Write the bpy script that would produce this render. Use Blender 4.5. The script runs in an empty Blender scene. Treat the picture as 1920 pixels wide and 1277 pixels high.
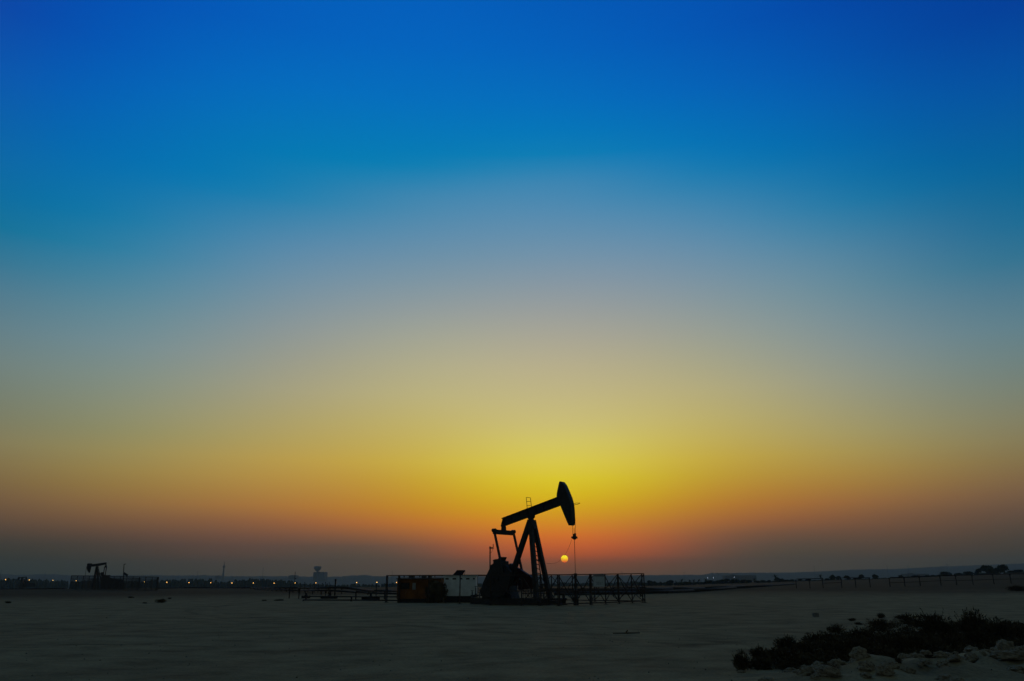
import bpy, math, random
import numpy as np
from mathutils import Vector, noise
R = math.radians
rnd = random.Random(7)
SC = bpy.context.scene
COL = SC.collection

# ------------------------------------------------------------------ camera
FPX, CX, CY = 1493.0, 960.0, 638.5
PITCH, ROLL, EYE = math.atan((1092 - 638.5) / FPX), R(0.2), 1.7
F = Vector((0, math.cos(PITCH), math.sin(PITCH)))
U0 = Vector((0, -math.sin(PITCH), math.cos(PITCH)))
R0 = Vector((1, 0, 0))
RV = R0 * math.cos(ROLL) - U0 * math.sin(ROLL)
UV = U0 * math.cos(ROLL) + R0 * math.sin(ROLL)
CAM = Vector((0, 0, EYE))

def ray(u, v):
    return F + RV * ((u - CX) / FPX) + UV * ((CY - v) / FPX)
def P(u, v, D):
    d = ray(u, v)
    return CAM + d * (D / d.y)
def azel(u, v):
    d = ray(u, v).normalized()
    return math.degrees(math.atan2(d.x, d.y)), math.degrees(math.asin(d.z))
def G(u, v):
    """where the line of sight meets level ground"""
    d = ray(u, v)
    return CAM + d * (-EYE / d.z)

cam = bpy.data.cameras.new('camera')
cam.sensor_width = 36.0
cam.lens = 36.0 * FPX / 1920.0
cam.clip_start = 0.1
cam.clip_end = 40000
camo = bpy.data.objects.new('camera', cam)
COL.objects.link(camo)
camo.location = CAM
from mathutils import Matrix
camo.rotation_euler = Matrix((RV, UV, -F)).transposed().to_euler()
SC.camera = camo

# ------------------------------------------------------------------ materials
MATS = {}
def mat(name, col, rough=0.8, var=0.15, scale=3.0, metal=0.0, bump=0.0, spec=0.3, col2=None):
    if name in MATS: return MATS[name]
    m = bpy.data.materials.new(name); m.use_nodes = True
    nt = m.node_tree; b = nt.nodes['Principled BSDF']
    b.inputs['Roughness'].default_value = rough
    b.inputs['Metallic'].default_value = metal
    b.inputs['Specular IOR Level'].default_value = spec
    tc = nt.nodes.new('ShaderNodeTexCoord')
    n = nt.nodes.new('ShaderNodeTexNoise'); n.inputs['Scale'].default_value = scale
    n.inputs['Detail'].default_value = 5
    nt.links.new(tc.outputs['Object'], n.inputs['Vector'])
    r = nt.nodes.new('ShaderNodeValToRGB')
    c2 = col2 or tuple(c * (1 + var) for c in col)
    r.color_ramp.elements[0].position = 0.35
    r.color_ramp.elements[0].color = (*[c * (1 - var) for c in col], 1)
    r.color_ramp.elements[1].position = 0.65
    r.color_ramp.elements[1].color = (*c2, 1)
    nt.links.new(n.outputs['Fac'], r.inputs['Fac'])
    nt.links.new(r.outputs['Color'], b.inputs['Base Color'])
    if bump:
        bp = nt.nodes.new('ShaderNodeBump'); bp.inputs['Strength'].default_value = bump
        n2 = nt.nodes.new('ShaderNodeTexNoise'); n2.inputs['Scale'].default_value = scale * 6
        nt.links.new(tc.outputs['Object'], n2.inputs['Vector'])
        nt.links.new(n2.outputs['Fac'], bp.inputs['Height'])
        nt.links.new(bp.outputs['Normal'], b.inputs['Normal'])
    MATS[name] = m
    return m
def emat(name, col, s):
    m = bpy.data.materials.new(name); m.use_nodes = True
    b = m.node_tree.nodes['Principled BSDF']
    b.inputs['Base Color'].default_value = (0.3, 0.3, 0.3, 1)
    b.inputs['Emission Color'].default_value = (*col, 1)
    b.inputs['Emission Strength'].default_value = s
    try: m.cycles.emission_sampling = 'NONE'
    except Exception: pass
    MATS[name] = m
    return m

STEEL = mat('black_painted_steel', (0.018, 0.018, 0.02), 0.55, 0.4, 4, spec=0.4)
REDSTEEL = mat('dark_red_painted_steel', (0.05, 0.012, 0.01), 0.55, 0.4, 4)
RUST = mat('rusty_fence_steel', (0.05, 0.032, 0.026), 0.75, 0.5, 5)
GALV = mat('weathered_grey_steel', (0.06, 0.065, 0.07), 0.7, 0.3, 5)
PIPE = mat('dark_pipe', (0.03, 0.022, 0.02), 0.75, 0.5, 1.2)
CONC = mat('concrete', (0.2, 0.19, 0.17), 0.9, 0.2, 4, bump=0.3)
LEAF = mat('dry_shrub_leaves', (0.065, 0.052, 0.028), 0.9, 0.5, 2.0, spec=0.1)
LEAFB = mat('brown_shrub_twigs', (0.085, 0.06, 0.035), 0.9, 0.5, 2.0, spec=0.1)
TREE = mat('tree_leaves', (0.035, 0.05, 0.03), 0.9, 0.4, 0.5, spec=0.1)
BARK = mat('tree_bark', (0.06, 0.045, 0.03), 0.95, 0.3, 2)
ROCK = mat('pale_limestone', (0.235, 0.205, 0.150), 0.95, 0.35, 3.0, bump=0.6, spec=0.1)
BLDG = mat('distant_masonry', (0.16, 0.15, 0.14), 0.9, 0.15, 0.02)

# ------------------------------------------------------------------ mesh builder
class MB:
    def __init__(s): s.v = []; s.f = []
    def add(s, vs, fs):
        o = len(s.v); s.v += [Vector(p) for p in vs]; s.f += [tuple(i + o for i in f) for f in fs]
    def beam(s, A, B, w, h=None, side=None):
        """square bar from A to B; w across 'side', h the other way"""
        A, B = Vector(A), Vector(B); h = h or w
        d = (B - A).normalized()
        sd = Vector(side) if side is not None else (Vector((0, 0, 1)).cross(d) if abs(d.z) < .95 else Vector((1, 0, 0)))
        sd = (sd - d * sd.dot(d)).normalized(); up = d.cross(sd)
        vs = []
        for p in (A, B):
            for a, b in ((-1, -1), (1, -1), (1, 1), (-1, 1)):
                vs.append(p + sd * (a * w / 2) + up * (b * h / 2))
        s.add(vs, [(3, 2, 1, 0), (4, 5, 6, 7), (0, 1, 5, 4), (1, 2, 6, 5), (2, 3, 7, 6), (3, 0, 4, 7)])
    def tube(s, A, B, r, r2=None, n=8):
        A, B = Vector(A), Vector(B); r2 = r if r2 is None else r2
        d = (B - A).normalized()
        a = d.cross(Vector((0, 0, 1)) if abs(d.z) < .9 else Vector((1, 0, 0))).normalized(); b = d.cross(a)
        vs = [A + (a * math.cos(t) + b * math.sin(t)) * r for t in [2 * math.pi * i / n for i in range(n)]]
        vs += [B + (a * math.cos(t) + b * math.sin(t)) * r2 for t in [2 * math.pi * i / n for i in range(n)]]
        fs = [(i, i + n, (i + 1) % n + n, (i + 1) % n) for i in range(n)]
        fs += [tuple(range(n)), tuple(range(2 * n - 1, n - 1, -1))]
        s.add(vs, fs)
    def path(s, pts, r, n=6):
        for a, b in zip(pts[:-1], pts[1:]): s.tube(a, b, r, n=n)
    def prism(s, front, back):
        n = len(front)
        s.add(list(front) + list(back), [tuple(range(n)), tuple(range(2 * n - 1, n - 1, -1))] +
              [(i, i + n, (i + 1) % n + n, (i + 1) % n) for i in range(n)])
    def box(s, c, sx, sy, sz, rz=0.0):
        """box standing on c"""
        c = Vector(c); ca, sa = math.cos(rz), math.sin(rz); vs = []
        for z in (0, sz):
            for a, b in ((-1, -1), (1, -1), (1, 1), (-1, 1)):
                x, y = a * sx / 2, b * sy / 2
                vs.append(c + Vector((x * ca - y * sa, x * sa + y * ca, z)))
        s.add(vs, [(3, 2, 1, 0), (4, 5, 6, 7), (0, 1, 5, 4), (1, 2, 6, 5), (2, 3, 7, 6), (3, 0, 4, 7)])
    def lathe(s, c, prof, n=14):
        c = Vector(c); vs = []
        for r, z in prof:
            for i in range(n):
                t = 2 * math.pi * i / n
                vs.append(c + Vector((r * math.cos(t), r * math.sin(t), z)))
        fs = []
        for k in range(len(prof) - 1):
            for i in range(n):
                j = (i + 1) % n
                fs.append((k * n + i, k * n + j, (k + 1) * n + j, (k + 1) * n + i))
        fs += [tuple(range(n - 1, -1, -1)), tuple(range((len(prof) - 1) * n, len(prof) * n))]
        s.add(vs, fs)
    def ball(s, c, rx, ry, rz, jag=0.0, seed=0, sub=12, cut=None):
        c = Vector(c); vs = []; fs = []; nu, nv = sub, max(5, sub * 2 // 3)
        for j in range(nv + 1):
            ph = math.pi * j / nv
            for i in range(nu):
                th = 2 * math.pi * i / nu
                d = Vector((math.sin(ph) * math.cos(th), math.sin(ph) * math.sin(th), math.cos(ph)))
                k = 1 + (jag * noise.noise(d * 1.7 + Vector((seed * 3.1, seed, 0))) + jag * .5 * noise.noise(d * 4 + Vector((seed, 5, 0)))) if jag else 1
                z = d.z * rz * k
                if cut is not None: z = max(z, cut)
                vs.append(c + Vector((d.x * rx * k, d.y * ry * k, z)))
        for j in range(nv):
            for i in range(nu):
                k = (i + 1) % nu
                fs.append((j * nu + i, (j + 1) * nu + i, (j + 1) * nu + k, j * nu + k))
        s.add(vs, fs)
    def leaf(s, p, size, rn, long=1.0, dirv=None):
        a = Vector((rn.gauss(0, 1), rn.gauss(0, 1), rn.gauss(0, 1))).normalized() if dirv is None else dirv
        b = a.cross(Vector((rn.gauss(0, 1), rn.gauss(0, 1), rn.gauss(0, 1)))).normalized()
        p = Vector(p)
        s.add([p - b * size * .5, p + b * size * .5, p + a * size * long], [(0, 1, 2)])
    def build(s, name, m, parent=None, smooth=False, origin=None):
        me = bpy.data.meshes.new(name)
        off = wloc(parent) if parent is not None else (Vector(origin) if origin is not None else Vector())
        me.from_pydata([tuple(p - off) for p in s.v], [], s.f); me.update()
        me.materials.append(m)
        if smooth:
            me.polygons.foreach_set('use_smooth', [True] * len(me.polygons))
        o = bpy.data.objects.new(name, me); COL.objects.link(o)
        if parent is not None: o.parent = parent
        elif origin is not None: o.location = off
        return o

def wloc(o):
    v = Vector()
    while o is not None: v += o.location; o = o.parent
    return v
def tag(o, label=None, cat=None, group=None, kind=None):
    if label: o['label'] = label
    if cat: o['category'] = cat
    if group: o['group'] = group
    if kind: o['kind'] = kind
    return o
def thing(name, loc, label, cat, group=None):
    o = bpy.data.objects.new(name, None); COL.objects.link(o); o.location = Vector(loc)
    o.empty_display_size = 0.3
    return tag(o, label, cat, group)
def copy_tree(o, parent=None):
    c = o.copy(); COL.objects.link(c); c.parent = parent
    for ch in list(o.children): copy_tree(ch, c)
    return c

# ------------------------------------------------------------------ terrain
def ss(a, b, x):
    t = min(1, max(0, (x - a) / (b - a))); return t * t * (3 - 2 * t)
HAZ = [(-180, -8), (-24, -8), (6, -8), (10, -2.5), (13, 0.4), (23, 2.3), (32, 5.6), (45, 7.5), (180, 7.5)]
def lerp(tab, x):
    if x <= tab[0][0]: return tab[0][1]
    for (a, A), (b, B) in zip(tab[:-1], tab[1:]):
        if x <= b: return A + (B - A) * (x - a) / (b - a)
    return tab[-1][1]
BA, BB = Vector((5.0, 14.4)), Vector((14.5, 20.5))      # the stony bank at the lower right
def bank(x, y):
    p = Vector((x, y)); d = BB - BA; t = (p - BA).dot(d) / d.length_squared
    q = p - (BA + d * min(1.6, max(0, t))); 
    w = ss(-0.25, 0.25, t)
    return w * math.exp(-(q.length / 1.15) ** 2)
def tz(x, y):
    D = math.hypot(x, y)
    az = math.degrees(math.atan2(x, y))
    if az > 90: az = 180 - az
    if az < -90: az = -180 - az
    h = lerp(HAZ, az)
    k = ss(70, 520, D) if h > 0 else ss(340, 820, D)
    z = h * k
    amp = ss(25, 70, D)
    z += 0.10 * noise.noise(Vector((x * .11, y * .11, 1))) * (1 - .3 * amp)
    z += 0.025 * noise.noise(Vector((x * .9, y * .9, 2))) * (1 - amp)
    z += 0.5 * math.exp(-(((x + 112) / 30) ** 2 + ((y - 200) / 30) ** 2))
    b = bank(x, y)
    if b > .01:
        z += b * (0.22 + 0.22 * noise.noise(Vector((x * 1.3, y * 1.3, 4))) + 0.12 * noise.noise(Vector((x * 3.7, y * 3.7, 8))))
    if D > 200: z += 0.5 * noise.noise(Vector((x * .012, y * .012, 5))) * ss(200, 420, D)
    return z
def on(x, y): return Vector((x, y, tz(x, y)))

def make_ground():
    radii = [0.0]
    r = 1.5
    while r < 4900:
        radii.append(r)
        r *= 1.022 if r < 45 else (1.035 if r < 300 else 1.08)
    radii.append(4900)
    angs = []
    a = -180.0
    while a < 180 - 1e-6:
        angs.append(a)
        a += 0.33 if -38 <= a < 38 else 4
    m = MB(); n = len(angs)
    m.v.append(Vector((0, 0, tz(0, 0))))
    for r in radii[1:]:
        for a in angs:
            x, y = r * math.sin(R(a)), r * math.cos(R(a)); m.v.append(Vector((x, y, tz(x, y))))
    for i in range(n): m.f.append((0, 1 + (i + 1) % n, 1 + i))
    for k in range(len(radii) - 2):
        o = 1 + k * n; q = o + n
        for i in range(n):
            j = (i + 1) % n
            m.f.append((o + i, o + j, q + j, q + i))
    mt = bpy.data.materials.new('packed_sand'); mt.use_nodes = True
    nt = mt.node_tree; N = nt.nodes; L = nt.links; b = N['Principled BSDF']
    b.inputs['Roughness'].default_value = 0.95; b.inputs['Specular IOR Level'].default_value = 0.1
    tc = N.new('ShaderNodeTexCoord')
    def nz(scale, det, vec=None, rough=.55):
        t = N.new('ShaderNodeTexNoise'); t.inputs['Scale'].default_value = scale; t.inputs['Detail'].default_value = det
        t.inputs['Roughness'].default_value = rough
        L.new(vec or tc.outputs['Object'], t.inputs['Vector']); return t.outputs['Fac']
    def ramp(src, p0, c0, p1, c1):
        r = N.new('ShaderNodeValToRGB'); e = r.color_ramp.elements
        e[0].position, e[0].color = p0, (*c0, 1); e[1].position, e[1].color = p1, (*c1, 1)
        L.new(src, r.inputs['Fac']); return r.outputs['Color']
    def mul(a, b_, f=1.0):
        x = N.new('ShaderNodeMix'); x.data_type = 'RGBA'; x.blend_type = 'MULTIPLY'; x.inputs['Factor'].default_value = f
        L.new(a, x.inputs['A']); L.new(b_, x.inputs['B']); return x.outputs['Result']
    mp = N.new('ShaderNodeMapping'); mp.inputs['Rotation'].default_value = (0, 0, R(38)); mp.inputs['Scale'].default_value = (0.4, 1.0, 1)
    L.new(tc.outputs['Object'], mp.inputs['Vector'])
    base = ramp(nz(0.05, 4), .35, GROUND_A, .65, GROUND_B)
    c = mul(base, ramp(nz(.55, 7, None, .65), .34, (.60, .58, .56), .60, (1.08, 1.08, 1.08)))
    c = mul(c, ramp(nz(1.1, 5, mp.outputs['Vector']), .34, (.84, .83, .82), .58, (1, 1, 1)))
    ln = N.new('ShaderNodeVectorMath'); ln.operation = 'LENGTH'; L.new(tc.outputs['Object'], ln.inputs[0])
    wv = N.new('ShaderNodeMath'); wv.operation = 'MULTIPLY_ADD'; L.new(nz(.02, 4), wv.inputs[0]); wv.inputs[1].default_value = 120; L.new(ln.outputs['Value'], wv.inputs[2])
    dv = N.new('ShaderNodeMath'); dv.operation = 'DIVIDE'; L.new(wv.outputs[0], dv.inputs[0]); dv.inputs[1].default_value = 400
    c = mul(c, ramp(dv.outputs[0], .38, (1, 1, 1), .55, (.26, .23, .19)))      # scrubby far soil, its colour darkened to offset haze and grazing sky light
    c = mul(c, ramp(nz(14, 4, None, .7), .3, (.7, .7, .7), .6, (1.1, 1.1, 1.1)))
    # wheel tracks: pairs of shallow ruts along wide arcs, broken up by noise
    rut = None; brk = ramp(nz(.35, 4), .42, (0, 0, 0), .6, (1, 1, 1))
    for cx_, cy_, r_ in ((-42, -6, 57.0), (-48, 2, 62.5), (30, 75, 55.0), (-15, 110, 88.0), (60, -40, 84.0)):
        sb = N.new('ShaderNodeVectorMath'); sb.operation = 'DISTANCE'; L.new(tc.outputs['Object'], sb.inputs[0]); sb.inputs[1].default_value = (cx_, cy_, 0)
        for off in (-.85, .85):
            a1 = N.new('ShaderNodeMath'); a1.operation = 'SUBTRACT'; L.new(sb.outputs['Value'], a1.inputs[0]); a1.inputs[1].default_value = r_ + off
            wn = N.new('ShaderNodeMath'); wn.operation = 'MULTIPLY_ADD'; L.new(nz(.15, 2), wn.inputs[0]); wn.inputs[1].default_value = 1.6; L.new(a1.outputs[0], wn.inputs[2])
            a2 = N.new('ShaderNodeMath'); a2.operation = 'ABSOLUTE'; L.new(wn.outputs[0], a2.inputs[0])
            m3 = N.new('ShaderNodeMapRange'); m3.interpolation_type = 'SMOOTHSTEP'; L.new(a2.outputs[0], m3.inputs['Value'])
            m3.inputs['From Min'].default_value = .34; m3.inputs['From Max'].default_value = .12
            if rut is None: rut = m3.outputs[0]
            else:
                mxx = N.new('ShaderNodeMath'); mxx.operation = 'MAXIMUM'; L.new(rut, mxx.inputs[0]); L.new(m3.outputs[0], mxx.inputs[1]); rut = mxx.outputs[0]
    rb = N.new('ShaderNodeMath'); rb.operation = 'MULTIPLY'; L.new(rut, rb.inputs[0]); L.new(brk, rb.inputs[1])
    c = mul(c, ramp(rb.outputs[0], 0, (1, 1, 1), 1, (.72, .70, .68)))
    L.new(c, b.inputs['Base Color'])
    bp = N.new('ShaderNodeBump'); bp.inputs['Strength'].default_value = 0.6; bp.inputs['Distance'].default_value = 0.06
    ad = N.new('ShaderNodeMath'); ad.operation = 'ADD'
    rs = N.new('ShaderNodeMath'); rs.operation = 'MULTIPLY_ADD'; L.new(rb.outputs[0], rs.inputs[0]); rs.inputs[1].default_value = -.5; L.new(nz(2.5, 8, None, .65), rs.inputs[2])
    L.new(rs.outputs[0], ad.inputs[0]); L.new(nz(1.6, 6, mp.outputs['Vector']), ad.inputs[1])
    L.new(ad.outputs[0], bp.inputs['Height']); L.new(bp.outputs['Normal'], b.inputs['Normal'])
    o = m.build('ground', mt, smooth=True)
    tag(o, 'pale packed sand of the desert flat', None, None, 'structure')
GROUND_A, GROUND_B = (.285, .233, .138), (.35, .288, .172)
make_ground()

# ------------------------------------------------------------------ sky
SUN = ray(1058.5, 1048).normalized()
SUN_AZ = math.degrees(math.atan2(SUN.x, SUN.y)); SUN_EL = math.degrees(math.asin(SUN.z))
HAZE_D, HAZE_TOP, HAZE_R = 0.00016, 130.0, 5000.0
HAZE_S = (0.045, 0.046, 0.060)       # light the haze itself sends, near the horizon (linear)
TBL = {
 50: [(0,0,72,172),(150,0,90,178),(300,0,105,170),(400,0,112,160),(430,10,115,155),(480,50,118,150),(550,82,123,143),(650,110,130,132),(750,122,128,110),(830,131,121,89),(890,122,103,72),(940,106,83,65),(980,85,70,61),(1020,64,60,57),(1060,52,54,55),(1090,48,52,55)],
 250: [(0,0,80,178),(150,0,98,183),(300,0,112,176),(370,5,120,168),(400,30,124,165),(450,65,129,160),(520,95,136,152),(600,118,141,146),(700,140,147,127),(780,152,148,104),(850,158,140,82),(900,153,125,67),(940,140,102,64),(980,110,80,63),(1020,79,67,61),(1060,62,60,58),(1090,58,58,58)],
 500: [(0,0,90,185),(150,0,107,188),(280,0,120,178),(330,8,123,175),(350,18,125,174),(370,45,128,172),(430,85,136,170),(500,112,143,162),(600,142,150,148),(700,165,160,128),(780,177,162,102),(850,182,153,78),(900,176,138,68),(940,165,114,61),(980,136,89,64),(1020,94,73,65),(1060,72,65,62),(1090,66,63,61)],
 800: [(0,0,92,186),(150,0,106,190),(270,0,121,182),(310,18,126,178),(350,60,133,176),(420,92,140,172),(480,116,146,166),(560,146,156,156),(640,172,169,143),(720,188,178,126),(800,197,179,98),(860,202,176,70),(910,198,160,48),(950,194,138,40),(990,184,108,50),(1020,128,84,62),(1050,94,73,64),(1090,74,67,63)],
 1000: [(0,0,88,182),(150,0,104,189),(255,0,119,184),(295,18,125,179),(330,56,132,178),(400,86,139,175),(480,118,147,168),(540,142,153,160),(600,162,162,152),(660,180,172,142),(720,192,181,132),(780,203,190,118),(830,211,197,94),(880,216,198,64),(915,210,186,32),(950,206,160,10),(985,204,128,14),(1010,200,103,38),(1035,160,82,54),(1060,102,71,60),(1090,80,68,62)],
 1100: [(0,0,85,178),(150,0,102,188),(250,0,119,183),(285,12,124,180),(300,28,126,179),(330,58,132,178),(400,88,139,175),(480,118,147,168),(540,142,153,160),(600,162,162,152),(660,180,172,142),(720,192,181,132),(780,203,190,118),(830,211,198,96),(880,217,200,66),(915,213,190,30),(950,207,163,5),(985,204,130,8),(1010,202,104,36),(1035,182,86,48),(1060,112,72,58),(1090,84,68,62)],
 1350: [(0,0,79,176),(150,0,96,182),(280,0,116,180),(315,12,121,176),(360,50,129,174),(430,90,138,171),(520,124,147,161),(600,149,156,148),(700,178,170,127),(780,192,176,102),(850,193,166,68),(900,186,150,52),(940,182,124,48),(980,156,98,58),(1010,118,81,63),(1050,86,70,63),(1090,72,66,62)],
 1600: [(0,0,68,162),(150,0,88,172),(300,0,108,168),(340,8,114,165),(370,30,120,165),(440,75,130,160),(520,103,138,153),(600,127,144,148),(700,152,153,130),(780,165,155,105),(850,168,145,77),(900,163,126,62),(940,149,103,62),(980,118,82,62),(1010,93,73,62),(1050,70,64,61),(1090,62,60,60)],
 1870: [(0,0,60,150),(150,0,80,160),(300,0,98,155),(370,0,105,150),(400,15,108,150),(430,32,111,148),(520,75,120,143),(620,102,130,138),(720,122,131,117),(800,134,128,97),(850,131,116,78),(910,122,96,69),(950,102,80,67),(1000,74,67,61),(1050,59,58,58),(1090,54,56,58)],
}
SHIFT = {50: (10, 18, 5), 250: (48, 36, 16), 500: (34, 36, 10), 800: (20, 24, 0), 1000: (10, 16, 0), 1100: (6, 14, 0), 1350: (8, 26, 0), 1600: (26, 28, 2), 1870: (12, 16, 0)}
def s2l(c):
    c = np.asarray(c) / 255.0
    return np.where(c <= .04045, c / 12.92, ((c + .055) / 1.055) ** 2.4)
def make_world():
    w = bpy.data.worlds.new('World'); SC.world = w; w.use_nodes = True
    nt = w.node_tree; N = nt.nodes; L = nt.links; N.clear()
    out = N.new('ShaderNodeOutputWorld'); bg = N.new('ShaderNodeBackground')
    tc = N.new('ShaderNodeTexCoord'); sp = N.new('ShaderNodeSeparateXYZ'); L.new(tc.outputs['Generated'], sp.inputs[0])
    def M(op, a, b=None, c=None, clamp=False):
        n = N.new('ShaderNodeMath'); n.operation = op; n.use_clamp = clamp
        for i, x in enumerate((a, b, c)):
            if x is None: continue
            if isinstance(x, (int, float)): n.inputs[i].default_value = x
            else: L.new(x, n.inputs[i])
        return n.outputs[0]
    el = M('DEGREES', M('ARCSINE', sp.outputs['Z'])) if False else M('MULTIPLY', M('ARCSINE', sp.outputs['Z']), 57.29578)
    az = M('MULTIPLY', M('ARCTAN2', sp.outputs['X'], sp.outputs['Y']), 57.29578)
    rel = M('SUBTRACT', az, SUN_AZ)
    tE = M('POWER', M('DIVIDE', M('ADD', el, 2.0), 92.0, None, True), 0.5)
    tA = M('DIVIDE', M('ADD', rel, 60.0), 120.0, None, True)
    # sampled colours -> regular grid
    top = azel(960, 0)[1]
    els = [-2, 0, .6, 1.2, 1.8, 2.4, 3.1, 4, 5, 6, 7, 8.2, 9.5, 11, 13, 15, 17, 19, 21, 23, 24.5, 26, 27, 28, 29, 30, 31.5, 33.5, 37, 41, 48, 90]
    azs = [-60 + 10 * i for i in range(13)]
    cols = {}
    for u, rows in TBL.items():
        a_, b_, c_ = SHIFT[u]; sh = [(300, 0), (450, a_), (760, b_), (890, 0), (950, c_), (1010, 0)]
        dim = {50: .96, 250: .955, 500: .965, 1350: .98, 1600: .975, 1870: .975}.get(u, .99)
        rows = [(v + lerp(sh, v), *[q * (1 - (1 - dim) * math.exp(-((v - 760) / 70) ** 2)) for q in c]) for v, *c in rows]
        pts = [(azel(u, v)[1], azel(u, v)[0] - SUN_AZ, c) for v, *c in rows][::-1]
        cols[u] = (np.array([p[0] for p in pts]), np.array([p[1] for p in pts]), np.array([p[2] for p in pts], float))
    grid = np.zeros((13, len(els), 3)); BACK = np.zeros((len(els), 3))
    for j, e in enumerate(els):
        xs, cs = [], []
        for u in sorted(cols):
            E, A, C = cols[u]
            xs.append(np.interp(e, E, A)); cs.append([np.interp(e, E, C[:, k]) for k in range(3)])
        cs = np.array(cs); cs = s2l(cs)
        if e > 41:
            cs = cs * 0 + np.array({48: (.025, .075, .085), 90: (.03, .060, .050)}[e])
        for i, a in enumerate(azs):
            grid[i, j] = [np.interp(a, xs, cs[:, k]) for k in range(3)]
            if abs(a) > 55: BACK[j] = grid[i, j] if e > 80 else BACK_K * (np.array([.064, .078, .066]) * (1 - j / len(els) * .3) )
    # take the air of the scene into account: sky = (seen - haze light) / transmission
    for j, e in enumerate(els):
        path = HAZE_R if e <= .1 else min(HAZE_R, HAZE_TOP / math.sin(R(e)))
        T = math.exp(-HAZE_D * path)
        for i in range(13):
            grid[i, j] = np.maximum((grid[i, j] - np.array(HAZE_S) * (1 - T)) / T, 0.0003)
    Mx = np.zeros((13, 13))
    for i in range(13):
        Mx[i, i] += 4 / 6; Mx[i, max(0, i - 1)] += 1 / 6; Mx[i, min(12, i + 1)] += 1 / 6
    co = np.linalg.solve(Mx, grid.reshape(13, -1)).reshape(grid.shape)
    co[0] = co[12] = BACK; co[1] = co[1] * .62 + BACK * .3; co[11] = co[11] * .62 + BACK * .3
    co = np.maximum(co, 0.0)
    acc = None
    for i in range(13):
        rp = N.new('ShaderNodeValToRGB'); cr = rp.color_ramp; cr.interpolation = 'LINEAR'
        while len(cr.elements) < len(els): cr.elements.new(.5)
        for j, e in enumerate(els):
            cr.elements[j].position = ((e + 2) / 92) ** .5
        for j, e in enumerate(els):
            cr.elements[j].color = (*[float(x) for x in co[i, j]], 1)
        L.new(tE, rp.inputs['Fac'])
        wr = N.new('ShaderNodeValToRGB'); cr = wr.color_ramp; cr.interpolation = 'B_SPLINE'
        while len(cr.elements) < 13: cr.elements.new(.5)
        for j in range(13): cr.elements[j].position = j / 12
        for j in range(13):
            x = 1.0 if j == i else 0.0
            cr.elements[j].color = (x, x, x, 1)
        L.new(tA, wr.inputs['Fac'])
        vm = N.new('ShaderNodeVectorMath'); vm.operation = 'MULTIPLY_ADD'
        L.new(rp.outputs['Color'], vm.inputs[0]); L.new(wr.outputs['Color'], vm.inputs[1])
        if acc is not None: L.new(acc, vm.inputs[2])
        acc = vm.outputs[0]
    # the physical sky adds its share, very low sun
    sk = N.new('ShaderNodeTexSky'); sk.sky_type = 'NISHITA'; sk.sun_disc = False
    sk.sun_elevation = R(SUN_EL); sk.sun_rotation = R(SUN_AZ)
    sk.dust_density = 3.0; sk.air_density = 1.2
    vm = N.new('ShaderNodeVectorMath'); vm.operation = 'MULTIPLY_ADD'
    L.new(sk.outputs[0], vm.inputs[0]); vm.inputs[1].default_value = (NISH, NISH, NISH); L.new(acc, vm.inputs[2])
    acc = vm.outputs[0]
    # setting sun: the disc itself, redder towards its lower edge
    dt = N.new('ShaderNodeVectorMath'); dt.operation = 'DISTANCE'
    nm = N.new('ShaderNodeVectorMath'); nm.operation = 'NORMALIZE'; L.new(tc.outputs['Generated'], nm.inputs[0])
    L.new(nm.outputs[0], dt.inputs[0]); dt.inputs[1].default_value = SUN
    rad = 6.4 / FPX
    mr = N.new('ShaderNodeMapRange'); mr.inputs['From Min'].default_value = rad * 1.05; mr.inputs['From Max'].default_value = rad * .92
    L.new(dt.outputs['Value'], mr.inputs['Value'])
    sr = N.new('ShaderNodeValToRGB'); cr = sr.color_ramp; cr.elements.new(.5)
    for e_, (p_, c_) in zip(cr.elements, ((0.06, (1.3, .13, .0)), (.42, (1.7, .78, .0)), (.75, (2.0, 1.65, .0)))):
        e_.position = p_; e_.color = (*c_, 1)
    dz = M('DIVIDE', M('SUBTRACT', el, SUN_EL - math.degrees(rad)), 2 * math.degrees(rad), None, True)
    L.new(dz, sr.inputs['Fac'])
    mx = N.new('ShaderNodeMix'); mx.data_type = 'RGBA'
    L.new(mr.outputs[0], mx.inputs['Factor']); L.new(acc, mx.inputs['A']); L.new(sr.outputs['Color'], mx.inputs['B'])
    L.new(mx.outputs['Result'], bg.inputs['Color']); bg.inputs['Strength'].default_value = 1.0
    L.new(bg.outputs[0], out.inputs['Surface'])
    w.cycles.sampling_method = 'MANUAL'; w.cycles.sample_map_resolution = 1024
    sl = bpy.data.lights.new('sun', 'SUN'); sl.energy = 0.12; sl.angle = R(0.53); sl.color = (1.0, .42, .12)
    so = bpy.data.objects.new('sun', sl); COL.objects.link(so)
    so.rotation_euler = SUN.to_track_quat('Z', 'Y').to_euler()
BACK_K, NISH = 0.85, 0.0006
make_world()

# ------------------------------------------------------------------ haze
def make_haze():
    m = MB(); m.box((0, 0, -11.5), 2 * HAZE_R, 2 * HAZE_R, HAZE_TOP + 11.5)
    mt = bpy.data.materials.new('dusty_air'); mt.use_nodes = True
    nt = mt.node_tree; nt.nodes.clear(); o = nt.nodes.new('ShaderNodeOutputMaterial')
    v = nt.nodes.new('ShaderNodeVolumePrincipled'); v.inputs['Density'].default_value = HAZE_D
    v.inputs['Color'].default_value = (.72, .90, 1.0, 1); v.inputs['Anisotropy'].default_value = 0.0
    nt.links.new(v.outputs[0], o.inputs['Volume'])
    ob = m.build('haze', mt); tag(ob, 'thin dusty evening haze over the plain', None, None, 'stuff')
if HAZE_D > 0: make_haze()

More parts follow.
